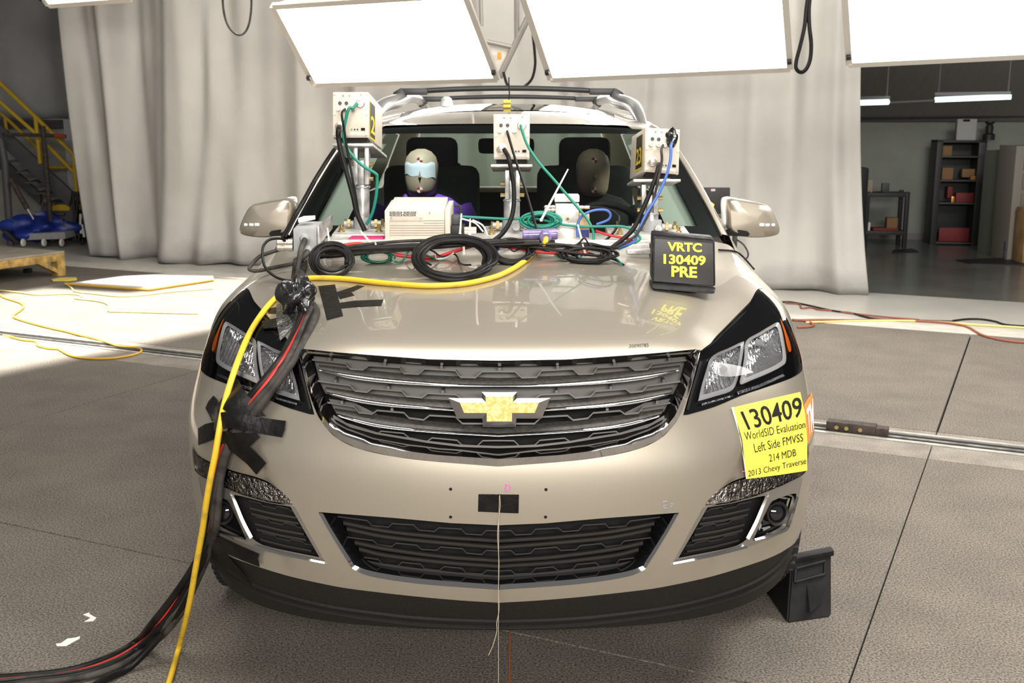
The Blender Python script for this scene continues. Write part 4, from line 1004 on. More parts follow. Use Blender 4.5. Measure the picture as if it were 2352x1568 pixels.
# ------------------------------------------------------------------ light banks
EM = mat('light diffuser', (.9, .9, .9), rough=.6, emit=(1, .97, .92), es=9.0)
FRM = mat('white painted frame', (.62, .58, .52), rough=.5)
def bank(bl, br, yl, yr, k, label, tl, tr):
    """bl, br: bottom corners in the picture; yl, yr their depth; the panel leans towards the car by k"""
    B0, B1 = atY(*bl, yl), atY(*br, yr)
    root = empty('light_bank', (B0+B1)/2, label, 'lamp', 'ceiling light banks')
    def top(B, px, y): 
        d = ray(*px); 
        # point on that ray that lies up the 45 degree lean of the panel
        t = ((B.z-CAM.z)+(B.y-CAM.y))/(d.z+d.y); return CAM+d*t
    T0, T1 = top(B0, tl, yl), top(B1, tr, yr)
    n = (B1-B0).cross(T0-B0).normalized()
    if n.y > 0: n = -n          # lit side faces the car
    def beam(nm, p, q, w, d, m, off=0):
        u = (q-p).normalized(); v = n.cross(u)
        c = [p+v*s*w/2+n*(t*d+off) for s in (-1, 1) for t in (0, 1)]+[q+v*s*w/2+n*(t*d+off) for s in (-1, 1) for t in (0, 1)]
        o = mesh(nm, c, [(0,1,3,2), (4,6,7,5), (0,4,5,1), (2,3,7,6), (0,2,6,4), (1,5,7,3)], m, None, smooth=False); child(o, root)
    o = mesh('diffuser', [B0, B1, T1, T0]+[p-n*.02 for p in (B0, B1, T1, T0)], [(0,1,2,3), (4,7,6,5), (0,4,5,1), (1,5,6,2), (2,6,7,3), (3,7,4,0)], EM, None, smooth=False); child(o, root)
    o = mesh('housing', [p-n*.03 for p in (B0, B1, T1, T0)]+[p-n*.16+(((B0+T1)/2)-p)*.15 for p in (B0, B1, T1, T0)], [(0,1,2,3), (4,7,6,5), (0,4,5,1), (1,5,6,2), (2,6,7,3), (3,7,4,0)], FRM, None, smooth=False); child(o, root)
    for p, q in ((B0, B1), (B1, T1), (T1, T0), (T0, B0)): beam('frame_rail', p, q, .05, .03, FRM, -.012)
    for p in (B0, B1): beam('corner_clip', p+(T0-B0).normalized()*.09, p+(T0-B0).normalized()*.12, .035, .03, BLKP, .02)
    for T in (T0, T1):
        o = cyl('hanger', T-n*.1, T+UP*2.2-n*.1, .012, FRM, None, n=8); child(o, root)
bank((722,193),(1142,181),7.3,6.9,.6,'softbox light bank hanging above the left half of the car roof',(627,14),(1068,-14))
bank((1265,181),(1815,157),6.7,6.3,.6,'widest softbox light bank, hanging above the right half of the car roof',(1190,-40),(1800,-50))
bank((1950,147),(2460,122),6.2,5.9,.6,'softbox light bank at the right, in front of the dim side room',(1938,-40),(2480,-55))
bank((112,12),(300,-2),8.2,7.9,.6,'softbox light bank whose lower edge shows above the stairs',(60,-60),(250,-70))
TR = mat('rig steel', (.30, .275, .25), rough=.5, metal=.4)
rg = empty('lamp_rig', atY(1187,0,7.4), 'grey steel strut frame between the two middle light banks', 'frame')
for nm, a, b, r in (('strut', (1218,30), (1147,178), .028), ('crossbar', (1118,96), (1182,110), .022), ('upright', (1186,-60), (1187,90), .022), ('upright', (1102,-60), (1106,60), .018)):
    o = cyl(nm, atY(*a, 7.45), atY(*b, 7.45), r, TR, None, n=8); child(o, rg)
o = box('warning_sticker', atY(1147,128,7.42), (.035, .005, .06), mat('orange sticker', (.65, .30, .03), rough=.6)); child(o, rg)
p_ = mesh('sticker_plate', [atY(1124,104,7.47), atY(1172,115,7.47), atY(1147,172,7.47)]+[atY(1124,104,7.5), atY(1172,115,7.5), atY(1147,172,7.5)], [(0,1,2),(5,4,3),(0,3,4,1),(1,4,5,2),(2,5,3,0)], FRM, None, smooth=False); child(p_, rg)
def hang(label, pts, y, r, m=CABLEB, nm='hanging_cable'):
    o = tube(nm, [atY(a, b, y) for a, b in pts], r, m); return tag(o, label, 'cable', 'hanging rig cables')
hang('loop of grey cable hanging in front of the left part of the curtain', [(511,-20),(513,20),(522,55),(540,77),(558,78),(571,58),(577,20),(577,-20)], 8.4, .011, CABLEG)
hang('black cable loop hanging between the two middle light banks', [(1195,-70),(1212,0),(1220,45),(1225,90),(1228,120),(1229,150),(1222,180),(1205,198),(1185,203),(1166,196),(1156,165)], 7.3, .012)
hang('thick black cable loop hanging right of the widest light bank', [(1858,-20),(1852,20),(1848,60),(1838,105),(1829,140),(1829,158),(1840,166),(1852,158),(1861,135),(1863,100),(1859,60),(1858,20),(1862,-20)], 6.6, .016)
# ------------------------------------------------------------------ equipment on the hood
def H(pts, off=.012): return [on(x, y, off) for x, y in pts]
def Y(pts, y0, y1=None):
    y1 = y0 if y1 is None else y1; n = max(1, len(pts)-1)
    return [atY(x, y, lerp(y0, y1, i/n)) for i, (x, y) in enumerate(pts)]
def Z(pts, z=.012): return [atZ(x, y, z) for x, y in pts]
def cable(label, pts, r, m, nm='cable', group=None, n=8, sm=5, cat='cable'):
    return tag(tube(nm, pts, r, m, None, n, sm), label, cat, group)
def hexa(name, F, B, m, parent=None, bev=.003):
    """F, B: front and back faces as TL, TR, BR, BL"""
    bm = bmesh.new(); v = [bm.verts.new(p) for p in list(F)+list(B)]
    for f in ((3,2,1,0), (4,5,6,7), (0,1,5,4), (1,2,6,5), (2,3,7,6), (3,0,4,7)): bm.faces.new([v[i] for i in f])
    if bev: bmesh.ops.bevel(bm, geom=list(bm.edges), offset=bev, segments=2, profile=.6, affect='EDGES')
    return frombm(name, bm, m, parent)
def pbox(name, x0, y0, x1, y1, yd, depth, m, parent=None, bev=.003, dx=0, dz=0):
    """box whose front face spans the given picture rectangle at depth yd"""
    F = [atY(x0, y0, yd), atY(x1, y0, yd), atY(x1, y1, yd), atY(x0, y1, yd)]
    return hexa(name, F, [p+Vector((dx, depth, dz)) for p in F], m, parent, bev)
def reparent(objs, root):
    for o in objs: child(o, root)
_fc = {}
def text_geo(s, bold=0.0):
    c = bpy.data.curves.new('t', 'FONT'); c.body = s; c.size = 1.0; c.resolution_u = 3; c.offset = bold
    o = bpy.data.objects.new('t', c); COL.objects.link(o); dg = bpy.context.evaluated_depsgraph_get()
    me = bpy.data.meshes.new_from_object(o.evaluated_get(dg)); V = [(v.co.x, v.co.y) for v in me.vertices]; F = [tuple(p.vertices) for p in me.polygons]
    bpy.data.objects.remove(o); bpy.data.curves.remove(c); bpy.data.meshes.remove(me)
    A = np.array(V); lo, hi = A.min(0), A.max(0); A = (A-lo)/(hi-lo); A[:, 1] = 1-A[:, 1]
    return A, F
def text_on(name, s, fn, m, parent, bold=0.0, sub=1, th=0.0):
    """lettering: fn maps unit coordinates (u right, v down) onto the surface"""
    A, F = text_geo(s, bold); bm = bmesh.new(); vs = [bm.verts.new((a, b, 0)) for a, b in A]
    for f in F:
        try: bm.faces.new([vs[i] for i in f])
        except ValueError: pass
    if sub: bmesh.ops.triangulate(bm, faces=bm.faces); bmesh.ops.subdivide_edges(bm, edges=[e for e in bm.edges if e.calc_length() > .12], cuts=2, use_grid_fill=True)
    for v in bm.verts: v.co = fn(v.co.x, v.co.y)
    return frombm(name, bm, m, parent, smooth=False)
def bil(q, u, v):      # q: TL TR BR BL
    a = [lerp(q[0][i], q[1][i], u) for i in (0, 1)]; b = [lerp(q[3][i], q[2][i], u) for i in (0, 1)]; return lerp(a[0], b[0], v), lerp(a[1], b[1], v)
def bil3(q, u, v): return lerp(lerp(q[0], q[1], u), lerp(q[3], q[2], u), v)
DG = mat('dark grey', (.06, .06, .06), rough=.5); CONN = mat('nickel connector', (.66, .60, .52), rough=.28, metal=.6)
GREENL = mat('green led', (.1, .35, .08), rough=.3); OR = mat('orange mark', (.85, .30, .15), rough=.6); YEL = mat('sign yellow', (.86, .62, .03), rough=.5)
# ------------------------------------------------------------------ high-speed cameras
def hs_camera(label, F, B, sign=None):
    root = empty('high_speed_camera', (F[2]+F[3])/2, label, 'camera', 'onboard cameras')
    objs = [hexa('body', F, B, BEIGE)]
    n = (F[1]-F[0]).cross(F[3]-F[0]).normalized()
    if n.y > 0: n = -n
    W = (F[1]-F[0]).length
    at = lambda u, v, o=0.0: bil3(F, u, v)+n*o
    plate = [at(.02, .01, .003), at(.98, .01, .003), at(.98, .965, .003), at(.02, .965, .003)]
    objs.append(hexa('rear_panel', plate, [p-n*.004 for p in plate], BEIGE, bev=.0015))
    for u, v in ((.05,.035),(.96,.035),(.05,.475),(.95,.475),(.05,.925),(.95,.925)): objs.append(cyl('screw', at(u, v, .002), at(u, v, .0055), .0045, STEEL, n=10))
    for u in (.21, .39): objs.append(cyl('button', at(u, .245, .002), at(u, .245, .006), .0062, DG, n=14))
    for u in (.17, .37, .575):
        o = lathe('bnc_socket', [(.0075, .002), (.0075, .008), (.0058, .008), (.0058, .018), (.0035, .018), (.0035, .012)], at(u, .375), n, CONN, n=14); objs.append(o)
    objs.append(lathe('round_socket', [(.016, .002), (.016, .006), (.0125, .009), (.0125, .012), (.009, .012), (.009, .006)], at(.78, .25), n, CONN, n=20))
    objs.append(lathe('power_socket', [(.019, .002), (.019, .005), (.014, .006), (.0145, .018), (.012, .02), (.0115, .028), (.008, .03)], at(.22, .76), n, CONN, n=20))
    for i, u in enumerate((.535, .62, .70)): objs.append(cyl('status_lamp', at(u, .82, .002), at(u, .82, .0045), .0032, GREENL if i == 0 else DG, n=10))
    for u, m_ in ((.295, GREENL), (.475, OR)): objs.append(cyl('status_lamp', at(u, .085, .002), at(u, .085, .0042), .003, m_, n=10))
    q = [at(.80, .785, .0045), at(.91, .785, .0045), at(.91, .845, .0045), at(.80, .845, .0045)]; objs.append(hexa('network_socket', q, [p-n*.003 for p in q], DARK, bev=0))
    q = [at(.772, .065, .004), at(.795, .04, .004), at(.818, .065, .004), at(.795, .09, .004)]; objs.append(mesh('logo_mark', q, [(0,1,2,3)], OR))
    q = [at(.50, .885, .004), at(.86, .885, .004), at(.86, .93, .004), at(.50, .93, .004)]; objs.append(mesh('serial_label', q, [(0,1,2,3)], WHITE))
    if sign:
        S, txt, us, vs = sign; sn = (S[1]-S[0]).cross(S[3]-S[0]).normalized()
        if sn.dot(CAM-S[0]) < 0: sn = -sn
        e = lambda u, v, o: bil3(S, lerp(us[0], us[1], u), lerp(vs[0], vs[1], v))+sn*o
        objs.append(mesh('number_plate', [e(0, 0, .0015), e(1, 0, .0015), e(1, 1, .0015), e(0, 1, .0015)], [(0,1,2,3)], YEL))
        objs.append(mesh('number_plate_field', [e(.06, .02, .002), e(.94, .02, .002), e(.94, .95, .002), e(.06, .95, .002)], [(0,1,2,3)], BLKP))
        objs.append(text_on('number', txt, lambda u, v: e(lerp(.14, .88, u), lerp(.36, .84, v), .0026), YEL, None, .02, 0))
    reparent(objs, root); return at, n
y1, y2, y3 = 1.18, 1.20, 1.18
F1 = [atY(764,211,y1), atY(846,211,y1), atY(846,316,y1), atY(764,316,y1)]
bTR, bBR = atY(878,248,1.42), atY(878,342,1.42); B1 = [F1[0]+(bTR-F1[1]), bTR, bBR, F1[3]+(bBR-F1[2])]
at1, n1 = hs_camera('beige high-speed camera on the tallest mount, left of the three', F1, B1, ([F1[1], B1[1], B1[2], F1[2]], '2', (.08, .45), (.16, .98)))
F2 = [atY(1133,262,y2), atY(1217,262,y2), atY(1216,366,y2), atY(1134,366,y2)]
at2, n2 = hs_camera('beige high-speed camera facing straight on, middle of the three', F2, [p+Vector((0, .22, -.012)) for p in F2])
F3 = [atY(1482,293,y3), atY(1562,297,y3), atY(1559,401,y3), atY(1480,394,y3)]
bTL, bBL = atY(1451,314,1.40), atY(1446,411,1.40); B3 = [bTL, F3[1]+(bTL-F3[0]), F3[2]+(bBL-F3[3]), bBL]
at3, n3 = hs_camera('beige high-speed camera numbered 23 on its side, right of the three', F3, B3, ([B3[0], F3[0], F3[3], B3[3]], '23', (.40, .86), (.10, .90)))
# mounts
def mount(label, cx, yd, plate, brk, tubr, sock, base, black):
    g = []; c = atY((sock[0]+sock[2])/2, sock[3], yd+.03)
    root = empty('camera_mount', c, label, 'camera mount', 'camera mounts')
    P = [atY(plate[0], plate[1], yd-.005), atY(plate[2], plate[1], yd-.005)]; Q = [atY(plate[4], plate[5], yd+.24), atY(plate[6], plate[7], yd+.24)]
    th = Vector((0, 0, -.010)); g.append(hexa('top_plate', [P[0], P[1], P[1]+th, P[0]+th], [Q[0], Q[1], Q[1]+th, Q[0]+th], ALU))
    g.append(pbox('spacer', *black, yd+.004, .12, DARK, bev=0))
    x0, y0, x1, y1_ = brk; w = (x1-x0)
    for a, b in ((x0, x0+w*.28), (x1-w*.28, x1)): g.append(pbox('bracket_cheek', a, y0, b, y1_, yd+.03, .05, STEEL, bev=.002))
    g.append(pbox('bracket_web', x0+w*.3, y0+(y1_-y0)*.35, x1-w*.3, y1_, yd+.05, .02, STEEL, bev=.002))
    for f in (.45, .85):
        p = atY(x1, lerp(y0, y1_, f), yd+.05); g.append(cyl('bolt', p, p+Vector((.016, 0, 0)), .0075, BRASS, n=6))
        p = atY(x0, lerp(y0, y1_, f), yd+.05); g.append(cyl('bolt', p, p-Vector((.016, 0, 0)), .0075, BRASS, n=6))
    a, b = atY((tubr[0]+tubr[2])/2, tubr[1], yd+.055), atY((tubr[0]+tubr[2])/2, tubr[3]+14, yd+.055); r = (tubr[2]-tubr[0])/2/pxm(yd+.05)
    g.append(lathe('post', [(r*.86, 0), (r, (b-a).length*.12), (r, (b-a).length)], a, b-a, STEEL, n=24))
    g.append(tube('weld_bead', [a+(b-a)*.06+Vector((r*.98*math.cos(t), r*.98*math.sin(t), .003*math.sin(t*7))) for t in [2*math.pi*i/20 for i in range(20)]], .0035, STEEL, sm=1, closed=True))
    a, b = atY((sock[0]+sock[2])/2, sock[1], yd+.055), atY((sock[0]+sock[2])/2, sock[3]+6, yd+.055); r = (sock[2]-sock[0])/2/pxm(yd+.05)
    g.append(lathe('socket', [(r*.97, 0), (r, .004), (r, (b-a).length*.8), (r*1.25, (b-a).length)], a, b-a, GALV, n=24))
    for s in (1, -1):
        p = lerp(a, b, .4)+Vector((s*r, 0, 0)); g.append(cyl('clamp_bolt', p, p+Vector((s*.035, 0, 0)), .011, STEEL, n=8)); g.append(cyl('clamp_nut', p+Vector((s*.012, 0, 0)), p+Vector((s*.022, 0, 0)), .016, BRASS, n=6))
    p = lerp(a, b, .45)+Vector((r*.5, -r*.9, 0)); g.append(cyl('clamp_bolt', p, p+Vector((0, -.02, 0)), .013, STEEL, n=8))
    x0, y0, x1, y1_ = base; zt_ = .012
    q0, q1 = atY(x0, y1_, yd-.05), atY(x1, y1_, yd-.05); D_ = Vector((0, .20, 0)); up = Vector((0, 0, zt_))
    g.append(hexa('base_plate', [q0+up, q1+up, q1, q0], [q0+D_+up+Vector((0, 0, .02)), q1+D_+up+Vector((0, 0, .02)), q1+D_, q0+D_], ALU))
    for u in (.14, .86):
        for v in (.25, .75):
            p = lerp(q0, q1, u)+D_*v+up+Vector((0, 0, .02*v)); g.append(cyl('base_washer', p, p+Vector((0, 0, .004)), .013, BRASS, n=12)); g.append(cyl('base_nut', p, p+Vector((0, 0, .012)), .0095, BRASS, n=6)); g.append(cyl('base_stud', p, p+Vector((0, 0, .026)), .005, BRASS, n=8))
    reparent(g, root)
mount('tallest welded steel camera mount, left of the middle camera', 830, y1, (763,329,856,329,796,357,889,357), (811,338,847,424), (816,424,849,500), (813,499,853,528), (762,522,884,546), (773,317,844,327))
mount('welded steel camera mount under the straight-facing middle camera', 1176, y2, (1127,377,1223,377,1132,388,1218,388), (1160,391,1194,458), (1157,456,1194,505), (1154,503,1196,532), (1110,528,1240,552), (1140,366,1211,376))
mount('welded steel camera mount beneath the camera numbered 23', 1497, y3, (1455,411,1564,411,1440,421,1540,421), (1474,424,1512,492), (1480,488,1512,516), (1474,505,1520,536), (1400,534,1590,552), (1484,396,1553,409))
# base rails
rl = empty('mounting_rail', on(1100,592), 'aluminium channel base lying across the rear of the hood', 'rail')
g = [pbox('channel_front', 760, 560, 1492, 596, 1.02, .05, ALU), pbox('channel_top', 745, 551, 1590, 560, 1.03, .24, ALU), pbox('channel_step', 1440, 572, 1500, 583, 1.0, .03, STEEL), pbox('red_pad', 800, 546, 880, 556, 1.05, .10, mat('magenta pad', (.55, .03, .14), rough=.6))]
reparent(g, rl)
# ------------------------------------------------------------------ boxes
cu = empty('control_unit', atY(958,553,1.05), 'beige ribbed control unit with black address labels on the hood', 'control unit')
F = [atY(894,480,1.05), atY(1021,480,1.05), atY(1021,553,1.05), atY(894,553,1.05)]; T = [atY(906,452,1.17), atY(1029,452,1.17)]
g = [hexa('case', F, [T[0], T[1], T[1]+Vector((0, .03, -.14)), T[0]+Vector((0, .03, -.14))], BEIGE),
     hexa('end_frame', [atY(883,484,1.045), atY(895,480,1.045), atY(895,555,1.045), atY(884,555,1.045)], [atY(899,459,1.17), atY(907,457,1.17), atY(907,540,1.17), atY(899,540,1.17)], BEIGE),
     hexa('end_frame', [atY(1021,482,1.045), atY(1033,482,1.045), atY(1034,545,1.045), atY(1022,547,1.045)], [atY(1031,460,1.17), atY(1042,460,1.17), atY(1042,530,1.17), atY(1031,530,1.17)], BEIGE)]
for i in range(7):
    yy = 506+i*5.6; x0 = 894.5 if i > 1 else 973
    g.append(pbox('rib_groove', x0, yy, 1020, yy+.9, 1.0488, .004, mat('groove', (.25, .22, .18), rough=.7), bev=0))
g.append(pbox('access_plate', 894.5, 480, 973, 507, 1.047, .005, BEIGE, bev=.001))
for k, (x, yy, s) in enumerate(((894.7,485.8,'192.168.0.90'), (927,485.8,'192.168.0.91'), (895.3,491.5,'192.168.0.88'), (926,491.5,'192.168.0.92'))):
    g.append(pbox('address_label', x, yy, x+28.5, yy+4.2, 1.0462, .002, BLKP, bev=0))
    g.append(text_on('address_text', s, lambda u, v, x=x, yy=yy: atY(x+2+u*24.5, yy+.9+v*2.4, 1.0458), WHITE, None, .02, 0))
for x, yy in ((898.5,499),(966.5,499),(986.5,488)):
    p = atY(x, yy, 1.047); g.append(cyl('screw', p, p+Vector((0, -.003, 0)), .0035, STEEL, n=10))
p0 = [atY(1043,472,1.14), atY(1056,472,1.14), atY(1058,478,1.14), atY(1058,500,1.14)]; g.append(tube('handle', p0, .004, BLKP, sm=1))
g.append(pbox('connector_block', 1035, 518, 1066, 545, 1.06, .08, BLKP)); g.append(pbox('connector_block', 1036, 494, 1056, 516, 1.09, .06, DG))
for yy in (524, 531): 
    p = atY(1066, yy+2, 1.08); g.append(cyl('plug', p, p+Vector((.042, 0, 0)), .0085, CONN, n=12))
reparent(g, cu)
jb = empty('junction_box', atY(700,582,.93), 'small grey metal junction box with cable glands at the left of the hood', 'junction box')
F = [atY(673,526,.93), atY(728,524,.93), atY(728,581,.93), atY(675,583,.93)]
g = [hexa('case', F, [atY(690,508,1.06), atY(745,508,1.06), atY(745,570,1.06), atY(690,570,1.06)], GALV)]
g.append(hexa('side_bracket', [atY(728,520,.92), atY(732,518,.92), atY(734,562,.92), atY(729,566,.92)], [atY(760,494,1.10), atY(764,493,1.10), atY(764,525,1.10), atY(760,528,1.10)], STEEL, bev=.001))
for x, yy in ((701,548),(706,575)):
    p = atY(x, yy, .93); g.append(lathe('cable_gland', [(.017, 0), (.018, .006), (.014, .010), (.012, .016), (.010, .017)], p, (0, -1, 0), GALV, n=18))
for yy in (557, 568):
    p = atY(673, yy, .96); g.append(lathe('multi_pin_plug', [(.013, 0), (.013, .016), (.0105, .017), (.0105, .028), (.0125, .029), (.0125, .05), (.008, .055)], p, (-1, 0, 0), CONN, n=16))
p = atY(702, 505, 1.0); g.append(hexa('toggle_clip', [p+Vector((-.022, -.02, .008)), p+Vector((.02, -.02, .012)), p+Vector((.02, -.02, 0)), p+Vector((-.022, -.02, -.008))], [p+Vector((-.01, .02, .012)), p+Vector((.03, .02, .014)), p+Vector((.03, .02, 0)), p+Vector((-.01, .02, -.004))], ZIP, bev=.002))
reparent(g, jb)
sb = empty('signal_box', atY(1303,555,1.12), 'bare aluminium signal box with side connectors between the two right cameras', 'box')
g = [pbox('cap', 1274, 448, 1331, 464, 1.12, .08, WHITE), pbox('case', 1276, 467, 1330, 512, 1.125, .07, ALU), pbox('foot', 1280, 512, 1332, 552, 1.115, .09, ALU)]
for x, s in ((1276, -1), (1330, 1)):
    for k, yy in enumerate((475, 482) if s < 0 else (476,)):
        p = atY(x, yy, 1.15); g.append(lathe('coax_plug', [(.007, 0), (.007, .014), (.005, .015), (.0065, .022), (.0065, .036), (.003, .04)], p, (s, 0, 0), CONN, n=12))
p = atY(1304, 502, 1.12); g.append(cyl('stud', p, p+Vector((0, -.012, .0)), .004, DG, n=8)); g.append(cyl('nut', p, p+Vector((0, -.006, 0)), .0075, BRASS, n=6))
reparent(g, sb)
cb = pbox('cardboard_box', 1331, 492, 1354, 556, 1.10, .07, mat('cardboard', (.60, .43, .25), rough=.8), bev=.002); tag(cb, 'small cardboard box with a blue band behind the cables', 'box')
o = pbox('blue_band', 1333, 528, 1353, 545, 1.0985, .004, mat('navy print', (.02, .03, .16), rough=.6), bev=0); child(o, cb)
# purple cable splitter
PUR = glass_mat('purple clear plastic', (.30, .24, .45), 1.0, .08, 1.45)
PURS = mat('purple plastic', (.22, .17, .34), rough=.25, coat=.5, noise=.3, nscale=40)
sp = empty('power_splitter', atY(1238,550,.98), 'translucent purple three-way power splitter with the yellow cord plugged in', 'splitter')
p, q = atY(1200,540,.99), atY(1281,537,.99); g = [lathe('barrel', [(.016, 0), (.019, .004), (.019, (q-p).length-.004), (.016, (q-p).length)], p, q-p, PURS, n=20)]
p = atY(1252,541,.985); g.append(lathe('outlet', [(.022, 0), (.022, .022), (.018, .03), (.013, .032)], p, (0, -1, -.15), PURS, n=20))
reparent(g, sp)
cn = empty('inline_connector', on(1135,582,.012), 'bright blue heat-shrunk inline connector among the cables', 'connector')
p, q = on(1122,580,.020), on(1148,582,.018); o = lathe('sleeve', [(.008, 0), (.012, .006), (.010, .014), (.013, .02), (.010, .030), (.011, .036), (.005, .042)], p, q-p, mat('blue sleeve', (.02, .07, .62), rough=.3), n=12); child(o, cn)
# ------------------------------------------------------------------ VRTC block
vb = empty('test_sign_block', on(1572,672), 'black padded block lettered with a yellow test number on the hood', 'sign')
yv = min(on(1500,668).y, on(1640,678).y)-.012
Fv = [atY(1500,540,yv+.10), atY(1643,552,yv+.10), atY(1645,660,yv+.025), atY(1497,648,yv+.025)]
fwd = Vector((0, .07, .012))
g = [hexa('pad', Fv, [p+fwd for p in Fv], TAPE, bev=.010)]
bt = [atY(1497,648,yv+.02), atY(1646,660,yv+.02), atY(1643,676,yv), atY(1498,664,yv)]
g.append(hexa('foot_roll', bt, [p+Vector((0, .085, 0)) for p in bt], TAPE, bev=.009))
VM = mat('black vinyl face', (.022, .019, .018), rough=.38, noise=.2, nscale=10, bump=.12, bscale=18); nv = (Fv[1]-Fv[0]).cross(Fv[3]-Fv[0]).normalized()
if nv.y > 0: nv = -nv
vp = [bil3(Fv, u, v)+nv*.002 for u, v in ((.03, .07), (.96, .07), (.96, .97), (.03, .97))]; g.append(hexa('vinyl_face', vp, [p-nv*.004 for p in vp], VM, bev=.0015))
YT = mat('yellow lettering', (.90, .86, .05), rough=.5)
for s, (x0, y0, x1, y1_) in (('VRTC', (1533,555,1612,578)), ('130409', (1524,583,1621,608)), ('PRE', (1542,610,1601,637))):
    q = [(x0, y0), (x1, y0+(x1-x0)*.045), (x1, y1_+(x1-x0)*.02), (x0, y1_-2)]
    def fn(u, v, q=q):
        x, y = bil(q, u, v); d = ray(x, y); P0 = vp[0]+nv*.0014; t = (P0-CAM).dot(nv)/d.dot(nv); return CAM+d*t
    g.append(text_on('lettering', s, fn, YT, None, .035, 0))
reparent(g, vb)
# ------------------------------------------------------------------ cables: camera leads
cable('green network cable dropping from the left camera', [at1(.70, .26, .02), at1(.62, .36, .05)]+Y([(801,250),(791,290),(790,320),(800,345),(830,378),(862,398),(866,410),(864,450),(855,490),(842,515)], 1.12, 1.16), .0055, CABLEGR)
cable('taped black lead hanging from the power socket of the left camera', [at1(.22, .76, .03)]+Y([(777,300),(778,320),(785,355),(800,410),(812,455),(820,490),(838,530)], 1.11, 1.10), .0085, CABLEB)
cable('thin black lead beside the taped lead of the left camera', [at1(.37, .375, .02)]+Y([(785,262),(791,300),(797,340),(806,390),(817,450),(826,500),(836,530)], 1.12, 1.12), .004, CABLEB)
cable('green network cable crossing from the middle camera to the signal box', [at2(.76, .27, .02)]+Y([(1197,292),(1210,330),(1235,370),(1270,410),(1300,445),(1330,480),(1350,505),(1362,530),(1363,552),(1358,562)], 1.13, 1.03), .005, CABLEGR)
cable('black power lead curving down from the middle camera', [at2(.30, .78, .03)]+Y([(1168,362),(1174,390),(1180,430),(1180,470),(1173,505),(1155,535),(1130,556)], 1.12, 1.0), .008, CABLEB)
cable('thin black lead running from the middle camera to the purple splitter', [at2(.38, .375, .02)]+Y([(1170,320),(1185,370),(1205,430),(1220,480),(1235,530),(1248,545)], 1.13, .97), .0045, CABLEB)
cable('blue network cable dropping from the camera numbered 23', [at3(.75, .30, .025)]+Y([(1541,335),(1540,365),(1530,405),(1510,450),(1485,490),(1466,530),(1455,555),(1420,568),(1400,572)], 1.10, 1.0), .005, CABLEBL)
cable('black power lead dropping from the camera numbered 23', [at3(.38, .80, .03)]+Y([(1512,385),(1505,410),(1492,445),(1472,490),(1455,525),(1430,550),(1400,572),(1385,580)], 1.10, .98), .008, CABLEB)
cable('thin grey lead beside the blue cable of the camera numbered 23', [at3(.50, .37, .02)]+Y([(1519,345),(1520,370),(1510,420),(1498,470),(1480,510),(1460,540),(1430,560),(1395,577)], 1.11, .99), .0045, CABLEG)
wad = mesh('t', [], [], None); bpy.data.objects.remove(wad)
def lump(name, c, rx, ry, rz, m, seed, amp=.25, n=22):
    r = random.Random(seed); ph = [(r.uniform(2, 6), r.uniform(0, 6), r.uniform(2, 6), r.uniform(0, 6)) for _ in range(6)]; V = []; F = []
    for j in range(n+1):
        t = math.pi*j/n
        for i in range(n*2):
            p = math.pi*i/n; d = 1+amp*sum(math.sin(a*t+b)*math.sin(round(c_)*p+e) for a, b, c_, e in ph)/3
            V.append(Vector(c)+Vector((rx*math.sin(t)*math.cos(p)*d, ry*math.sin(t)*math.sin(p)*d, rz*math.cos(t)*d)))
    for j in range(n):
        for i in range(n*2): F.append((j*n*2+i, j*n*2+(i+1) % (n*2), (j+1)*n*2+(i+1) % (n*2), (j+1)*n*2+i))
    bm = bmesh.new(); vs = [bm.verts.new(v) for v in V]
    for f in F: bm.faces.new([vs[i] for i in f])
    bmesh.ops.remove_doubles(bm, verts=bm.verts, dist=1e-5); return frombm(name, bm, m, None, sharp=40)
SHINY = mat('crumpled black tape', (.014, .014, .015), rough=.16, coat=.6, bump=1.0, nscale=22, noise=.3)
o = lump('tape_wrap', at3(.76, .20, .012), .020, .016, .030, SHINY, 4, .3, 14); tag(o, 'crumpled black tape over the socket of the camera numbered 23', 'tape')
# coils and bundles
def coil(label, cx, cy, rx, ry, loops, r, m, off=.012, seed=1, spread=.16, tilt=0.0, nm='cable_coil', surf=True, y=None, n=7, cat='cable coil', lean=True):
    rd = random.Random(seed); pts = []; yb = on(cx, max(560, cy+ry*1.12)).y-.012 if lean else y
    for l in range(loops):
        a = 1+rd.uniform(-spread, spread*.5); b = 1+rd.uniform(-spread, spread*.5); ox, oy = rd.uniform(-.05, .05)*rx, rd.uniform(-.05, .05)*ry
        for k in range(20):
            t = 2*math.pi*k/20+.6; x = cx+ox+rx*a*math.cos(t+tilt); yy = cy+oy+ry*b*math.sin(t)
            lift = off+.010*(l % 4)+.004*math.sin(3*t+l)
            f_ = (cy+ry*1.1-yy)/(2.2*ry); pts.append(on(x, yy, lift) if surf else atY(x, yy, lerp(yb, y, f_)-.007*(l % 4)))
    return tag(tube(nm, pts, r, m, None, n, 2), label, cat, 'cable coils on the hood')
coil('neat round coil of thin black cable below the junction box', 763, 598, 44, 36, 8, .0042, CABLEB, .010, 2, .30, surf=False, y=.90)
coil('largest coil of thick black cable tied with white zip ties on the hood', 1043, 592, 88, 48, 9, .0072, CABLEB, .014, 5, .18, surf=False, y=.90)
coil('flat coil of black cable behind the blue connector', 1175, 577, 52, 26, 7, .005, CABLEB, .012, 8, .3, surf=False, y=.98)
coil('small dark green coil hanging below the control unit', 868, 590, 34, 12, 5, .0032, mat('dark green cable', (.008, .10, .055), rough=.4), .012, 11, .3, surf=False, y=.95)
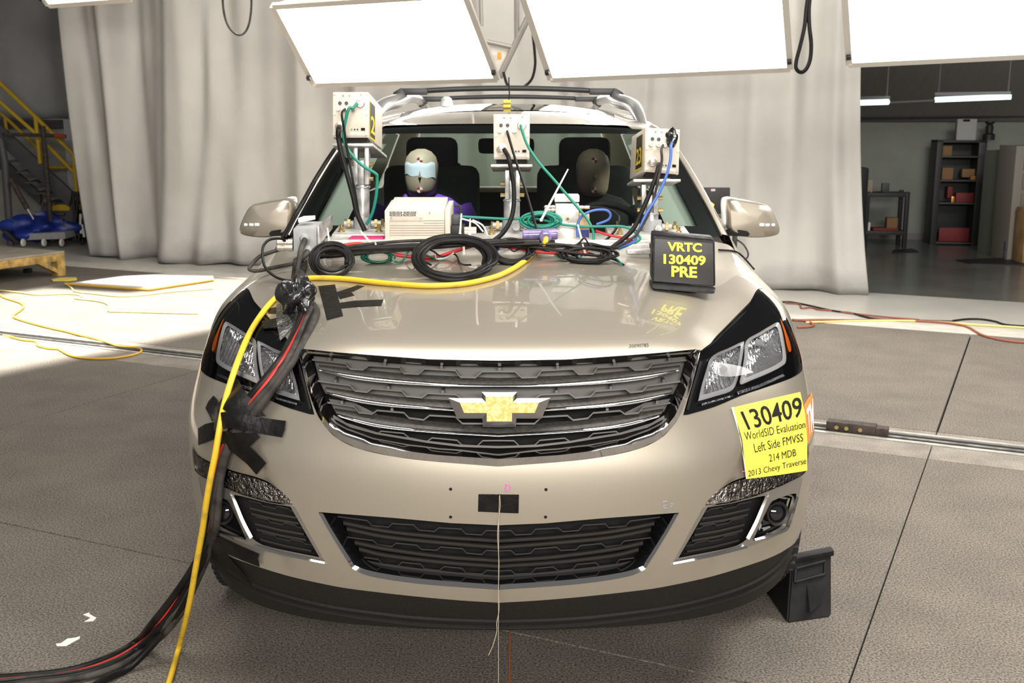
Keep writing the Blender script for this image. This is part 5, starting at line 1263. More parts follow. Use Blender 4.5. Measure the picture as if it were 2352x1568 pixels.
coil('bunched bright green cable coil beside the signal box', 1243, 506, 40, 18, 7, .0048, CABLEGR, .02, 13, .4, surf=False, y=1.06, lean=False)
coil('tangle of thin black wires left of the sign block', 1350, 583, 58, 20, 9, .0036, CABLEB, .012, 17, .5, surf=False, y=.96)
rd = random.Random(21)
for i in range(11):
    x0, x1 = (720+rd.uniform(-20, 40), 1215+rd.uniform(-60, 60)) if i < 7 else (1180+rd.uniform(-20, 20), 1410+rd.uniform(-20, 20))
    b = rd.uniform(-8, 8); P = []
    for k in range(12):
        t = k/11; x = lerp(x0, x1, t); yy = lerp(585 if i < 7 else 562, 558 if i < 7 else 575, t)+b+5*math.sin(5*t+i)-(9*math.sin(math.pi*t) if i < 7 else -4)
        P.append(atY(x, yy, .95+.04*math.sin(i)-.03*math.sin(math.pi*t)))
    cable('black cable %s' % (['lying lowest in the row along the hood equipment', 'arching highest over the largest coil', 'running under the control unit front', 'crossing behind the thin round coil', 'ending beside the blue connector', 'passing in front of the red cable', 'running along the aluminium channel', 'leaving the purple splitter at its right', 'lying highest in the wire bundle below the signal box', 'ending by the sign block', 'lying lowest in the wire bundle below the signal box'][i]), P, rd.choice((.0055, .0065, .0075)) if i < 7 else .0045, CABLEB if i % 3 else CABLEG, group='loose black cables on the hood')
cable('red cable running behind the coils on the hood', Y([(790,563),(830,560),(870,575),(930,588),(1000,590),(1050,575),(1100,562),(1160,566),(1210,573),(1260,580),(1330,580),(1352,578)], .96, .95), .0062, CABLER)
cable('short red network cable between the signal box and the camera numbered 23', Y([(1368,530),(1400,540),(1440,548),(1450,555),(1410,566)], 1.06, 1.02), .0045, CABLER)
cable('green cable running from the control unit to the green coil', Y([(1056,497),(1110,500),(1170,503),(1230,502),(1290,515),(1340,520),(1380,520),(1430,520),(1455,530),(1470,545),(1462,555),(1420,572)], 1.08, 1.02), .0045, CABLEGR)
cable('blue cable looping out behind the cardboard box', Y([(1327,545),(1326,520),(1335,498),(1360,484),(1390,482),(1402,492),(1396,505),(1370,515)], 1.08, 1.10), .0045, CABLEBL)
cable('thin black coaxial lead arching from the signal box', Y([(1350,476),(1390,478),(1415,490),(1422,505),(1412,530),(1385,555),(1340,570),(1290,575),(1220,565)], 1.15, .98), .0042, CABLEB)
for i, (a, b) in enumerate((((1060,502),(1110,532)), ((1085,505),(1120,540)))): cable(['white wire curving away from the control unit connectors', 'second white wire beside the control unit, nearer the middle mount'][i], Y([a, ((a[0]+b[0])/2+6, (a[1]+b[1])/2-5), b], 1.04), .003, ZIP)
for i, P in enumerate(([(1000,598),(1005,608),(1030,603),(1060,580)], [(1130,590),(1150,592),(1172,580),(1173,570)])): cable(['white wire showing inside the largest black coil', 'white wire loop beside the blue connector'][i], H(P, .02), .0028, ZIP)
xl = [('thin black wire looping over the red cable left of the largest coil', (905,560), (985,600), CABLEB, .0032), ('thin black wire crossing inside the largest coil', (985,565), (1085,615), CABLEB, .0032), ('thin grey wire arching above the blue connector', (1085,556), (1200,566), CABLEG, .0032), ('thin black wire drooping below the purple splitter', (1195,556), (1290,592), CABLEB, .0034), ('thin dark green wire trailing under the wire tangle', (1270,585), (1425,600), CABLEGR, .003), ('thin black wire trailing from the wire tangle towards the sign block', (1290,572), (1430,606), CABLEB, .0034), ('thin black wire arching in front of the aluminium signal box', (1255,560), (1390,562), CABLEB, .003), ('thin green wire running under the control unit', (900,590), (1010,580), CABLEGR, .003)]
rd = random.Random(77)
for lab, a, b, m, r in xl:
    P = []
    for k in range(9):
        t = k/8; x = lerp(a[0], b[0], t)+6*math.sin(7*t+a[0]); yy = lerp(a[1], b[1], t)+rd.uniform(6, 16)*math.sin(math.pi*2*t+rd.uniform(0, 2)); y0 = on(x, max(yy, 568)).y
        P.append(atY(x, min(yy, 608), min(.95, y0-.03)))
    cable(lab, P, r, m, nm='wire', cat='wire')
for i, (x, y) in enumerate(((701,550),(706,577))):
    cable(['thick grey cable curving down from the upper gland of the junction box', 'thick grey cable curving down from the lower gland of the junction box'][i], [atY(x, y, .915), atY(x-4, y+8, .90), atY(690-i*12, y+30, .87), onr(682+i*18, 640, -.03), onr(690+i*8, 680, -.045)], .0095, CABLEG, group='front cable bundle')
# thin lead over the left fender
cable('black loop of lead hanging over the left fender', Y([(658,556),(645,548),(620,550),(605,565),(603,590),(610,615),(632,635),(660,644),(680,640)], .96, .78), .0045, CABLEB)
cable('grey cable looping out past the left fender edge', Y([(650,570),(620,580),(598,588),(580,605),(573,618),(590,622),(625,615),(670,606),(700,598)], 1.0, .90), .0065, CABLEG)
cable('black lead curving over the right fender behind the sign block', [on(1650,577,.006), on(1685,580,.006), on(1705,590,.006), on(1722,606,.006), on(1733,620,.006)], .0035, CABLEB)
# zip ties
for i, (a, b, y) in enumerate((((752,523),(759,575), .93), ((828,530),(862,570), .93), ((862,556),(866,574), .92), ((1060,490),(1055,560), .95), ((1080,502),(1079,537), .97), ((1064,540),(1066,582), .88), ((1040,628),(1041,651), .80), ((1305,388),(1243,505), 1.02), ((1327,515),(1340,565), .98), ((1338,560),(1345,585), .93))):
    lab = ['white zip tie standing up from the thin black coil', 'white zip tie slanting to the cables left of the control unit', 'short white zip tie loop left of the control unit', 'tall white zip tie at the right end of the control unit', 'thin white zip tie by the control unit plugs', 'white zip tie around the top of the largest coil', 'white zip tie around the bottom of the largest coil', 'long white zip tie slanting up from the green coil', 'white zip tie left of the navy-banded cardboard box', 'white zip tie around the black wire tangle'][i]
    p, q = atY(*a, y), atY(*b, y+.01); d = (q-p); s = d.cross(Vector((0, 1, 0))).normalized()*.004; t = Vector((0, -.0015, 0))
    o = mesh('zip_tie', [p-s*.6+t, p+s*.6+t, q+s+t, q-s+t, p-s*.6-t, p+s*.6-t, q+s-t, q-s-t], [(0,1,2,3), (4,7,6,5), (0,4,5,1), (1,5,6,2), (2,6,7,3), (3,7,4,0)], ZIP, None, smooth=False); tag(o, lab, 'zip tie', 'zip ties')
    hd = q if i not in (3,) else lerp(p, q, .7); h_ = box('tie_head', hd, (.010, .009, .010), ZIP, bev=.002); h_.parent = o
# A-pillar cable run
cable('taped black cable running up the left windscreen pillar', Y([(646,552),(672,505),(700,455),(722,415),(750,370),(768,343)], 1.50, 1.93), .008, CABLEB)
cable('second black cable beside the taped one on the left windscreen pillar', Y([(655,545),(682,495),(706,452),(730,405),(757,362)], 1.50, 1.90), .005, CABLEB)
# ------------------------------------------------------------------ yellow cord and front bundle
yel = H([(1235,580),(1210,602),(1180,623),(1140,642),(1080,657),(1020,663),(960,663),(880,657),(800,648),(740,645),(700,648)], .010)+[onr(660,663,-.03), onr(622,695,-.03), onr(590,737,-.03), onr(566,780,-.035)]+[onr(546,830,-.05), onr(529,880,-.068), onr(515,930,-.085)]
yel = [atY(1255,545,.96), atY(1250,560,.95)]+yel+[atY(*p, y) for p, y in zip([(505,980),(495,1040),(483,1100),(473,1160),(466,1210),(457,1262),(448,1312),(438,1370),(425,1430)], (.115,.105,.11,.13,.16,.19,.22,.26,.32))]+Z([(410,1490),(396,1540),(384,1578),(360,1640)], .013)
cable('yellow power cord sweeping across the hood and down to the floor', yel, .0088, CABLEY, n=12, cat='cord')
bund = [(690,600),(684,640),(690,680),(712,705),(700,745),(664,820),(625,875),(580,930),(546,980),(518,1030),(500,1090),(492,1150),(488,1210),(478,1262)]
labs = ['thick black cable at the left edge of the front bundle', 'red cable in the front bundle taped to the bumper', 'worn grey cable on top of the front bundle', 'black cable in the middle of the front bundle', 'dark grey cable at the right edge of the front bundle', 'black cable low in the front bundle against the lamp']
for i, (dx, dy, r, m, lift) in enumerate(((-15, -3, .0115, CABLEB, .018), (-6, -3, .0065, CABLER, .030), (3, 0, .0115, CABLEG, .026), (-2, 2, .0110, CABLEB, .016), (13, 5, .0105, CABLEG, .022), (9, 3, .0115, CABLEB, .012))):
    P = []
    for k, (x, y) in enumerate(bund):
        w = 1.0 if k > 2 else .6
        if y > 960: w = .62
        P.append(onr(x+dx*w+2.2*math.sin(k*1.7+i*2), y+dy*w, -lift-(.02 if k < 3 else .008)-(.012 if 820 < y < 960 else 0)))
    e = [(474+dx*.5, 1262+dy), (448+dx*.9-i, 1318+i*2), (412+dx*1.3-i*2, 1378+i*5), (372+dx*1.5-i*3, 1432+i*5)]
    P = P[:-1]+Y(e, .28, .34)
    P += Z([(330+dx-i*3, 1472+i*5), (270+dx, 1508+i*4), (185+dx, 1537+i*4), (80, 1550+i*4), (-60, 1556+i*6), (-420, 1545+i*6)] if i < 5 else [(300, 1530), (240, 1560), (180, 1600)], .014+.004*(i % 2))
    cable(labs[i], P, r, m, group='front cable bundle', n=10)
# tape
TC = on(558,958)
def over(p):      # tape climbs over the cable bundle and runs back down to the paint
    return .004+.058*math.exp(-((p-TC).length/.085)**2)
def tp(label, pts, off=.0025, nm='tape_strip', m=TAPE, k=None, rim=.003, fn=None):
    o = px_patch(nm, pts if k is None else [(k[0]+x/k[2], k[1]+y/k[2]) for x, y in pts], m, None, off=off, step=10, rim=rim, grid=12, off_fn=fn); return tag(o, label, 'tape')
K1 = (400, 560, 3.0154); K7 = (430, 880, 3.733)
tp('broad upright strip of black tape on the hood right of the cable bundle', [(1000,300),(1115,288),(1172,505),(1060,535)], .004, k=K1)
tp('wavy black tape tail pointing to the upper right on the hood', [(1120,340),(1215,310),(1270,290),(1320,298),(1240,335),(1200,345),(1230,340),(1250,362),(1150,388)], k=K1)
tp('long straight black tape tail with a torn end on the hood', [(1130,415),(1250,398),(1450,390),(1435,435),(1280,442),(1140,455)], k=K1)
tp('black tape tail crossing the hood edge above the left headlight', [(650,455),(790,420),(830,430),(830,490),(655,488)], k=K1)
tp('lower black tape tail over the left headlight', [(610,545),(740,520),(800,520),(800,580),(620,597)], .006, k=K1)
tp('silvery foil tape under the cable bundle at the hood edge', [(712,400),(800,370),(850,560),(740,680),(715,560)], .006, m=mat('foil tape', (.20, .21, .22), rough=.2, metal=.8, bump=.8, nscale=18), k=K1)
tp('black tape flap reaching up to the left headlight', [(410,60),(450,-30),(540,70),(640,180),(705,292),(520,300),(330,200)], .02, k=K7, fn=lambda p: over(p)+0)
tp('black tape strip pointing right across the bumper corner', [(330,290),(500,288),(860,325),(850,400),(825,465),(640,432),(500,405),(300,420)], .02, k=K7, fn=lambda p: over(p)+0.003)
tp('black tape strip pointing down towards the turn lamp', [(300,430),(470,425),(560,520),(688,682),(605,778),(540,690),(420,560)], .02, k=K7, fn=lambda p: over(p)+0.001)
tp('black tape strip across the bundle pointing down right', [(430,440),(640,432),(655,465),(575,540),(460,560)], .02, k=K7, fn=lambda p: over(p)+0)
tp('black tape strip on the outer edge of the left fender', [(108,390),(170,352),(260,330),(270,465),(180,500),(112,530)], .006, k=K7)
tp('black tape strip slanting up at the left end of the tape cross', [(165,215),(190,160),(235,110),(330,200),(360,310),(240,330)], .02, k=K7, fn=lambda p: over(p)+-0.001)
tp('long black tape strip along the lower left bumper edge', [(145,1282),(190,1272),(250,1290),(420,1370),(622,1458),(612,1500),(628,1562),(500,1515),(330,1440),(150,1400)], .006, k=K7)
tp('black tape strip hanging over the front lip at the left', [(160,1400),(330,1440),(470,1600),(560,1720),(400,1600),(260,1530)], .006, k=K7)
o = lump('tape_wad', on(696,714,.045), .050, .058, .050, SHINY, 9, .5, 30); tag(o, 'crumpled wad of shiny black tape holding the bundle to the hood', 'tape')
tp('square of black tape at the centre of the bumper', [(1099,1134),(1192,1135),(1191,1178),(1160,1177),(1098,1174)], .002)
# ------------------------------------------------------------------ paper signs and marks on the car
SIGNY = mat('yellow paper', (.95, .85, .10), rough=.45); INK = mat('black ink', (.012, .011, .01), rough=.4)
SQ = [(1682,936), (1835,901), (1851,1080), (1713,1099)]
ps = px_patch('test_notice', [SQ[0], (1760,918), SQ[1], (1846,950), (1851,1010), SQ[2], (1785,1090), SQ[3], (1703,1010)], SIGNY, None, off=.004, step=8, rim=.001, grid=12); tag(ps, 'yellow paper test notice taped to the right bumper corner', 'notice')
e_ = px_patch('paper_edge', [(1678,936), (1684,935), (1716,1098), (1712,1099), (1700,1010)], WHITE, ps, off=.0035, step=8, rim=.001, grid=6)
for s, q, b in (('130409', [(1697,946),(1836,911),(1840,957),(1716,988)], .012), ('WorldSID Evaluation', [(1705,993),(1845,966),(1846,983),(1709,1012)], 0), ('Left Side FMVSS', [(1727,1019),(1840,995),(1841,1013),(1731,1039)], 0), ('214 MDB', [(1762,1043),(1824,1030),(1825,1046),(1764,1060)], 0), ('2013 Chevy Traverse', [(1715,1080),(1847,1050),(1848,1068),(1716,1098)], 0)):
    text_on('lettering', s, lambda u, v, q=q: on(*bil(q, u, v), .0055), INK, ps, b, 1)
os_ = px_patch('orange_notice', [(1844,930),(1862,902),(1866,940),(1866,990),(1852,1018),(1848,975)], mat('orange paper', (.95, .25, .05), rough=.5), None, off=.004, step=6, rim=.001, grid=6); tag(os_, 'orange paper notice with white letters on the fender edge', 'notice')
text_on('lettering', 'TM', lambda u, v: on(*bil([(1848,942),(1863,915),(1865,985),(1853,1000)], u, v), .0055), WHITE, os_, .03, 1)
def marks(name, strokes, r, m, off=.001):
    bm = bmesh.new()
    for s in strokes: tube_bm(bm, [on(x, y, off) for x, y in dens(s, 4, False)], r, 5)
    return frombm(name, bm, m, car)
PINK = mat('pink marker', (.85, .12, .50), rough=.5); BLUEP = mat('pale blue marker', (.35, .50, .60), rough=.5)
marks('letter_mark', [[(1162,1110),(1160,1126)], [(1161,1111),(1169,1113),(1173,1119),(1169,1124),(1160,1127)]], .0011, PINK)
marks('cross_mark', [[(1703,1083),(1712,1081)], [(1711,1076),(1712,1094)]], .0011, PINK)
marks('letter_mark', [[(1532,1150),(1522,1152),(1523,1161),(1530,1159)], [(1523,1161),(1524,1166),(1532,1165)]], .0006, BLUEP); marks('letter_mark', [[(1539,1167),(1540,1156),(1547,1157)], [(1539,1161),(1544,1161)]], .0006, BLUEP)
text_on('hood_number', '20090785', lambda u, v: on(*bil([(1445,793),(1489,790),(1489,798),(1444,800)], u, v), .0035), INK, car, -.01, 1)
for x, y in ((1035,1123),(1254,1124),(1035,1187),(1253,1187)):
    p, nn = on(x, y, .0), on_n(x, y); cyl('bolt_hole', p-nn*.004, p+nn*.0006, .0042, DARK, car, n=14)
# thread and painted laser line
cable('fine pale thread hanging from the bumper tape down to the floor', H([(1148,1136),(1149,1160),(1146,1185)], .004)+Y([(1143,1230),(1146,1290),(1145,1350),(1146,1400),(1141,1430),(1141,1450),(1132,1482),(1122,1504)], -.045, -.04), .0011, mat('thread', (.45, .38, .28), rough=.8), 'thread', cat='thread')
cable('second fine thread hanging straight down the bumper centre', H([(1147,1137),(1146,1180)], .003)+Y([(1145.5,1250),(1145,1350),(1145,1450),(1145,1540),(1145,1600)], -.05, -.12), .0007, mat('thread', (.45, .38, .28), rough=.8), 'thread', cat='thread')
p, q = atZ(1171,1430,.002), atZ(1170,1600,.002); o = mesh('laser_line', [p+Vector((-.002, 0, 0)), p+Vector((.002, 0, 0)), q+Vector((.002, 0, 0)), q+Vector((-.002, 0, 0)), p+Vector((-.002, 0, -.0015)), p+Vector((.002, 0, -.0015)), q+Vector((.002, 0, -.0015)), q+Vector((-.002, 0, -.0015))], [(0,3,2,1), (4,5,6,7), (0,1,5,4), (1,2,6,5), (2,3,7,6), (3,0,4,7)], mat('orange laser', (.45, .12, .03), rough=.9), None, smooth=False); tag(o, 'thin orange laser line painted on the floor under the bumper centre', 'line')  # laser light drawn as a coloured strip on the floor
# wheel chock
CH = mat('chock rubber', (.011, .0105, .010), rough=.6, spec=.3, noise=.4, nscale=14)
ck = empty('wheel_chock', atZ(1860,1425), 'black rubber wheel chock with a slot against the right front tyre', 'wheel chock')
f0, f1 = atZ(1808,1432), atZ(1910,1417); yc = (f0.y+f1.y)/2
t1_, t0_ = atY(1911,1265,f1.y+.10), atY(1819,1284,f0.y+.10); back = Vector((-.02, .26, 0))
bm = bmesh.new(); V = [f0, f1, t1_, t0_, f0+back, f1+back, t1_+Vector((-.01, .03, 0)), t0_+Vector((-.01, .03, 0))]; vs = [bm.verts.new(v) for v in V]
for f in ((0,1,2,3), (7,6,5,4), (0,4,5,1), (1,5,6,2), (2,6,7,3), (3,7,4,0)): bm.faces.new([vs[i] for i in f])
bmesh.ops.bevel(bm, geom=list(bm.edges), offset=.006, segments=2, affect='EDGES'); g = [frombm('body', bm, CH)]
fp = lambda u, v, o: lerp(lerp(t0_, t1_, u), lerp(f0, f1, u), v)+Vector((0, -o, o*.2))
q = [fp(.10, .16, .004), fp(.82, .13, .004), fp(.82, .33, .004), fp(.10, .37, .004)]
for a, b in ((0, 1), (1, 2), (2, 3), (3, 0)): g.append(tube('slot_rim', [q[a], q[b]], .006, CH, sm=1))
g.append(mesh('slot_hole', [fp(.13, .19, .002), fp(.80, .16, .002), fp(.80, .30, .002), fp(.13, .34, .002)], [(0,1,2,3)], DARK))
q = [fp(.40, .42, .0), fp(.52, .42, .012), fp(.80, .74, .004), fp(.48, .86, .018), fp(.40, .86, .0)]; g.append(mesh('gusset', q, [(0,1,3,4), (1,2,3)], CH, smooth=False))
g.append(hexa('top_lip', [t0_+Vector((0, -.012, .006)), t1_+Vector((.004, -.012, .006)), t1_+Vector((.004, -.012, -.012)), t0_+Vector((0, -.012, -.012))], [p+Vector((0, .03, 0)) for p in (t0_+Vector((0, 0, .006)), t1_+Vector((.004, 0, .006)), t1_+Vector((.004, 0, -.012)), t0_+Vector((0, 0, -.012)))], CH, bev=.003))
reparent(g, ck)
# roof antenna bits
o = lathe('roof_dome', [(.034, 0), (.036, .02), (.028, .05), (.012, .062)], (atY(1026,246,3.5).x, 3.5, atY(1026,248,3.5).z), (0, 0, 1), WHITE, n=18); tag(o, 'small white dome antenna on the car roof', 'antenna')
rt = pbox('roof_tag', 1156, 229, 1173, 262, 2.6, .05, mat('yellow tag', (.75, .58, .08), rough=.5), bev=.002); tag(rt, 'small yellow striped tag standing on the roof edge', 'tag')
for yy in (236, 246, 255): child(pbox('tag_stripe', 1155.5, yy, 1173.5, yy+3, 2.598, .004, mat('brown stripe', (.25, .17, .04), rough=.6), bev=0), rt)
cable('thin black wire rising from the yellow roof tag', [atY(1169,230,2.62), atY(1170,212,2.62), atY(1169,190,2.62), atY(1169,178,2.63)], .003, CABLEB, 'wire', cat='wire')
for x, y, s in ((1618,460,1), (1630,472,1)):
    pp = atY(x, y, 1.84); o = box('paint_dab', pp, (.028, .03, .03), mat('fluorescent yellow', (.80, .90, .05), rough=.5), car, rot=Matrix.Rotation(.6, 3, 'Y'), bev=.006)
# ------------------------------------------------------------------ dim side room at the right
def gbox(name, x0, x1, yb, yt, depth, m, parent=None, z=0.0, bev=.004, base=None):
    """box standing on the floor: picture columns x0..x1 at row yb, top at row yt"""
    a, b = atZ(x0, yb, z), atZ(x1, yb, z); h = atY((x0+x1)/2, yt, (a.y+b.y)/2).z-z
    d = (b-a); d.z = 0; n = Vector((-d.y, d.x, 0)).normalized()
    if n.y < 0: n = -n
    F = [a+UP*h, b+UP*h, b, a]; return hexa(name, F, [p+n*depth for p in F], m, parent, bev), a, b, n, h
def onwall(x0, x1, yb):    # floor points in the picture kept parallel to the side-room wall
    p = atZ((x0+x1)/2, yb); return p-wd_*((x1-x0)/2/pxm(p.y, .5)), p+wd_*((x1-x0)/2/pxm(p.y, .5))
CABM = mat('black cabinet steel', (.022, .022, .024), rough=.5); SHELFM = mat('shelf steel', (.05, .05, .052), rough=.5)
TAN = mat('tan carton', (.26, .15, .07), rough=.8); REDM = mat('dull red', (.20, .02, .02), rough=.6); ORM = mat('orange part', (.45, .20, .03), rough=.6)
LOCK = mat('beige locker', (.25, .225, .19), rough=.55); WOODM = mat('plywood', (.38, .22, .09), rough=.7, noise=.2, nscale=6)
a, b = onwall(2138, 2246, 563); hC = atY(2192,322,a.y).z; dC = -wn*.38
cab_ = empty('shelf_cabinet', (a+b)/2, 'black open steel shelf cabinet against the side room wall', 'cabinet')
def panel(nm, p, q, h0, h1, m, root, d=None, th=None):
    d = dC if d is None else d; F = [p+UP*h1, q+UP*h1, q+UP*h0, p+UP*h0]; o = hexa(nm, F, [v+d for v in F], m, None, .002); child(o, root); return o
u_ = (b-a)
panel('side_panel', a, a+u_*.12, 0, hC, CABM, cab_); panel('side_panel', b-u_*.16, b, 0, hC, CABM, cab_)
panel('back_panel', a+dC*.95, b+dC*.95, 0, hC, CABM, cab_, dC*.04); panel('top_panel', a, b, hC-.03, hC, CABM, cab_)
lv = [.05, .53, .77, 1.03]
lv = [atY(2192, r, a.y).z for r in (556, 465, 413, 358)]
for z_ in lv: panel('shelf', a+u_*.1, b-u_*.1, z_-.02, z_, SHELFM, cab_, dC*.9)
def item(nm, x0, x1, r0, r1, z_, m, label, cat, dep=.12, back=.3, bev=.006):
    p = a+dC*back; q0 = atY(x0, r1, p.y); q1 = atY(x1, r1, p.y); h = atY(x0, r0, p.y).z-atY(x0, r1, p.y).z
    w = (q1.x-q0.x); c = p.copy(); t = (q0.x-p.x)/wd_.x; s0 = p+wd_*t; s1 = s0+wd_*(w/wd_.x)
    F = [s0+UP*(z_+h), s1+UP*(z_+h), s1+UP*z_, s0+UP*z_]; o = hexa(nm, F, [v-wn*dep for v in F], m, None, bev); return tag(o, label, cat)
item('carton', 2164, 2184, 333, 356, lv[3], TAN, 'small tan carton on the top shelf of the black cabinet', 'box')
item('carton', 2162, 2186, 384, 411, lv[2], TAN, 'tan carton on the second shelf of the black cabinet', 'box')
item('carton', 2206, 2240, 383, 402, lv[2]+.03, TAN, 'wide brown carton at the right of the second cabinet shelf', 'box')
item('orange_tray', 2225, 2240, 402, 411, lv[2], ORM, 'small orange tray below the wide brown carton', 'tray', back=.15)
item('red_bottle', 2174, 2185, 420, 446, lv[1]+.05, REDM, 'red bottle on the third shelf of the black cabinet', 'bottle', back=.4)
item('tool_case', 2192, 2236, 440, 462, lv[1], REDM, 'dull red tool case on the third cabinet shelf', 'case', back=.2)
item('gas_lighter', 2183, 2190, 448, 462, lv[1], mat('brass part', (.7, .30, .08), rough=.3, metal=.6), 'small bright copper part beside the red tool case', 'part', dep=.03, back=.1)
item('red_board', 2154, 2232, 525, 556, lv[0], REDM, 'dark red board on the bottom of the black cabinet', 'board', dep=.03, back=.4)
wb = item('printed_box', 2194, 2236, 270, 319, hC, mat('white carton', (.42, .43, .42), rough=.7), 'white printed carton standing on top of the black cabinet', 'box', dep=.12, back=.2)
o = item('hand_hole', 2209, 2224, 274, 279, atY(2200,279,a.y).z, DARK, None, None, .01, .19, 0); o.parent = wb
q = a+dC*.5; pq = atY(2271,316,q.y); base_ = Vector((pq.x, q.y, hC))
o = lathe('metal_fitting', [(.075, 0), (.075, .07), (.045, .09), (.05, .17), (.035, .2), (.06, .22), (.06, .24)], base_, UP, CABM, n=16); tag(o, 'dark turned metal fitting on top of the black cabinet', 'fitting')
# lockers and open door
lo, a2, b2, n2, h2 = gbox('locker', 2312, 2420, 598, 335, .45, LOCK); tag(lo, 'beige steel locker at the right edge of the side room', 'locker')
for i in range(4):
    r0 = 352+i*46; p0, p1 = lerp(a2, b2, .18), lerp(a2, b2, .9); z0, z1 = atY(2320, r0+38, a2.y).z, atY(2320, r0, a2.y).z
    F = [p0+UP*z1-n2*.012, p1+UP*z1-n2*.012, p1+UP*z0-n2*.012, p0+UP*z0-n2*.012]; o = hexa('locker_panel', F, [v+n2*.015 for v in F], mat('locker panel', (.20, .175, .15), rough=.55), None, .003); o.parent = lo
F = [atY(2268,345,9.3), atY(2312,340,9.75), atZ(2304,592), atZ(2244,578)]
F[0] = Vector((F[3].x, F[3].y, atY(2262,345,F[3].y).z)); F[1] = Vector((F[2].x, F[2].y, atY(2310,342,F[2].y).z))
o = hexa('locker_door', F, [p+Vector((.02, .03, 0)) for p in F], mat('locker door grey', (.16, .165, .14), rough=.55), None, .003); o['label'] = 'greenish-grey door standing open'; o.parent = lo
jg, a3, b3, n3, h3 = gbox('t', 2304, 2336, 596, 530, .2, DG); c_ = (a3+b3)/2; bpy.data.objects.remove(jg)
jw = (b3-a3).length/2; o = lathe('water_bottle', [(jw*.9, 0), (jw, .02), (jw, h3*.25), (jw*.95, h3*.28), (jw, h3*.31), (jw, h3*.62), (jw*.75, h3*.76), (jw*.3, h3*.86), (jw*.3, h3)], c_, UP, mat('blue bottle plastic', (.05, .10, .18), rough=.12, coat=.6), n=24); tag(o, 'large blue water bottle standing before the locker', 'bottle')
pl, *_ = gbox('plywood_box', 2347, 2420, 606, 478, .25, WOODM); tag(pl, 'plywood box at the right edge by the water bottle', 'box')
m0 = [atZ(2195,598), atZ(2352,592), atZ(2430,612), atZ(2230,607)]; o = mesh('rubber_mat', [p+UP*.012 for p in m0]+[p+UP*.001 for p in m0], [(3,2,1,0), (4,5,6,7), (0,1,5,4), (1,2,6,5), (2,3,7,6), (3,0,4,7)], BLKP, None, smooth=False); tag(o, 'black floor mat in front of the lockers', 'mat')
# cart
a4, b4 = onwall(1988, 2076, 568); hK = atY(2030,440,a4.y).z; dK = -wn*.4
ct = empty('utility_cart', (a4+b4)/2, 'dark utility cart with a low shelf beside the curtain', 'cart')
for p in (a4, b4, a4+dK, b4+dK):
    s = Vector((.05, 0, 0)); F = [p-s*.5+UP*hK, p+s*.5+UP*hK, p+s*.5, p-s*.5]; o = hexa('cart_leg', F, [v+Vector((0, .05, 0)) for v in F], CABM, None, .004); child(o, ct)
for r in (443, 530):
    z_ = atY(2030, r, a4.y).z; F = [a4+UP*z_, b4+UP*z_, b4+UP*(z_-.05), a4+UP*(z_-.05)]; o = hexa('cart_shelf', F, [v+dK for v in F], CABM, None, .003); child(o, ct)
a = a4; dC = dK
zc = atY(2030,443,a4.y).z; zc2 = atY(2030,530,a4.y).z
item('paper_roll', 1991, 2003, 412, 441, zc, mat('cream roll', (.40, .34, .25), rough=.8), 'cream roll standing on the utility cart', 'roll', .08)
item('tin', 2024, 2040, 420, 441, zc, DG, 'dark tin with a pale band on the utility cart', 'tin', .08)
item('red_tray', 2004, 2060, 524, 530, zc2, REDM, 'red tray on the lower cart shelf', 'tray', .2, .1)
item('carton', 2034, 2058, 500, 524, zc2+.03, TAN, 'tan carton on the lower cart shelf', 'box', .15, .2)
item('white_cup', 1988, 1998, 510, 529, zc2, WHITE, 'white cup at the left of the lower cart shelf', 'cup', .05, .05)
bn, *_ = gbox('equipment_case', 1952, 1986, 570, 385, .4, CABM, bev=.03); tag(bn, 'tall dark case half hidden by the curtain edge', 'case')
o = mesh('drain_mat', [p+UP*h for h in (.010, .001) for p in (atZ(2052,575), atZ(2095,572), atZ(2110,579), atZ(2048,581))], [(3,2,1,0), (4,5,6,7), (0,1,5,4), (1,2,6,5), (2,3,7,6), (3,0,4,7)], BLKP, None, smooth=False); tag(o, 'small black mat on the floor beside the utility cart', 'mat')
# tube lamps
TUBE = mat('tube lamp', (.9, 1, 1), rough=.5, emit=(.62, 1.0, .93), es=2.2)
for i, (p, q) in enumerate((((1940,237),(2040,234)), ((2148,229),(2322,222)))):
    P, Q = atY(*p, 8.6), atY(*q, 8.2); root = empty('tube_light', (P+Q)/2, ['fluorescent tube light partly hidden by the curtain edge', 'longest fluorescent tube light hanging over the black cabinet'][i], 'lamp', 'side room tube lights')
    o = cyl('tube', P, Q, .026, TUBE, n=12); child(o, root); o = box('tray', (P+Q)/2+UP*.045, ((Q-P).length, .06, .03), mat('lamp tray', (.18, .18, .18), rough=.6), rot=math.atan2((Q-P).y, (Q-P).x)); child(o, root)
    for t in (.04, .96): c_ = lerp(P, Q, t); o = cyl('hanger_rod', c_+UP*.04, c_+UP*.9, .010, mat('rod', (.08, .08, .08), rough=.6), n=8); child(o, root)
P, Q = atY(2040,236,8.6), atY(2148,231,8.4); o = tag(cyl('conduit', P, Q, .012, mat('rod', (.08, .08, .08), rough=.6), n=8), 'thin conduit joining the two tube lights', 'conduit')
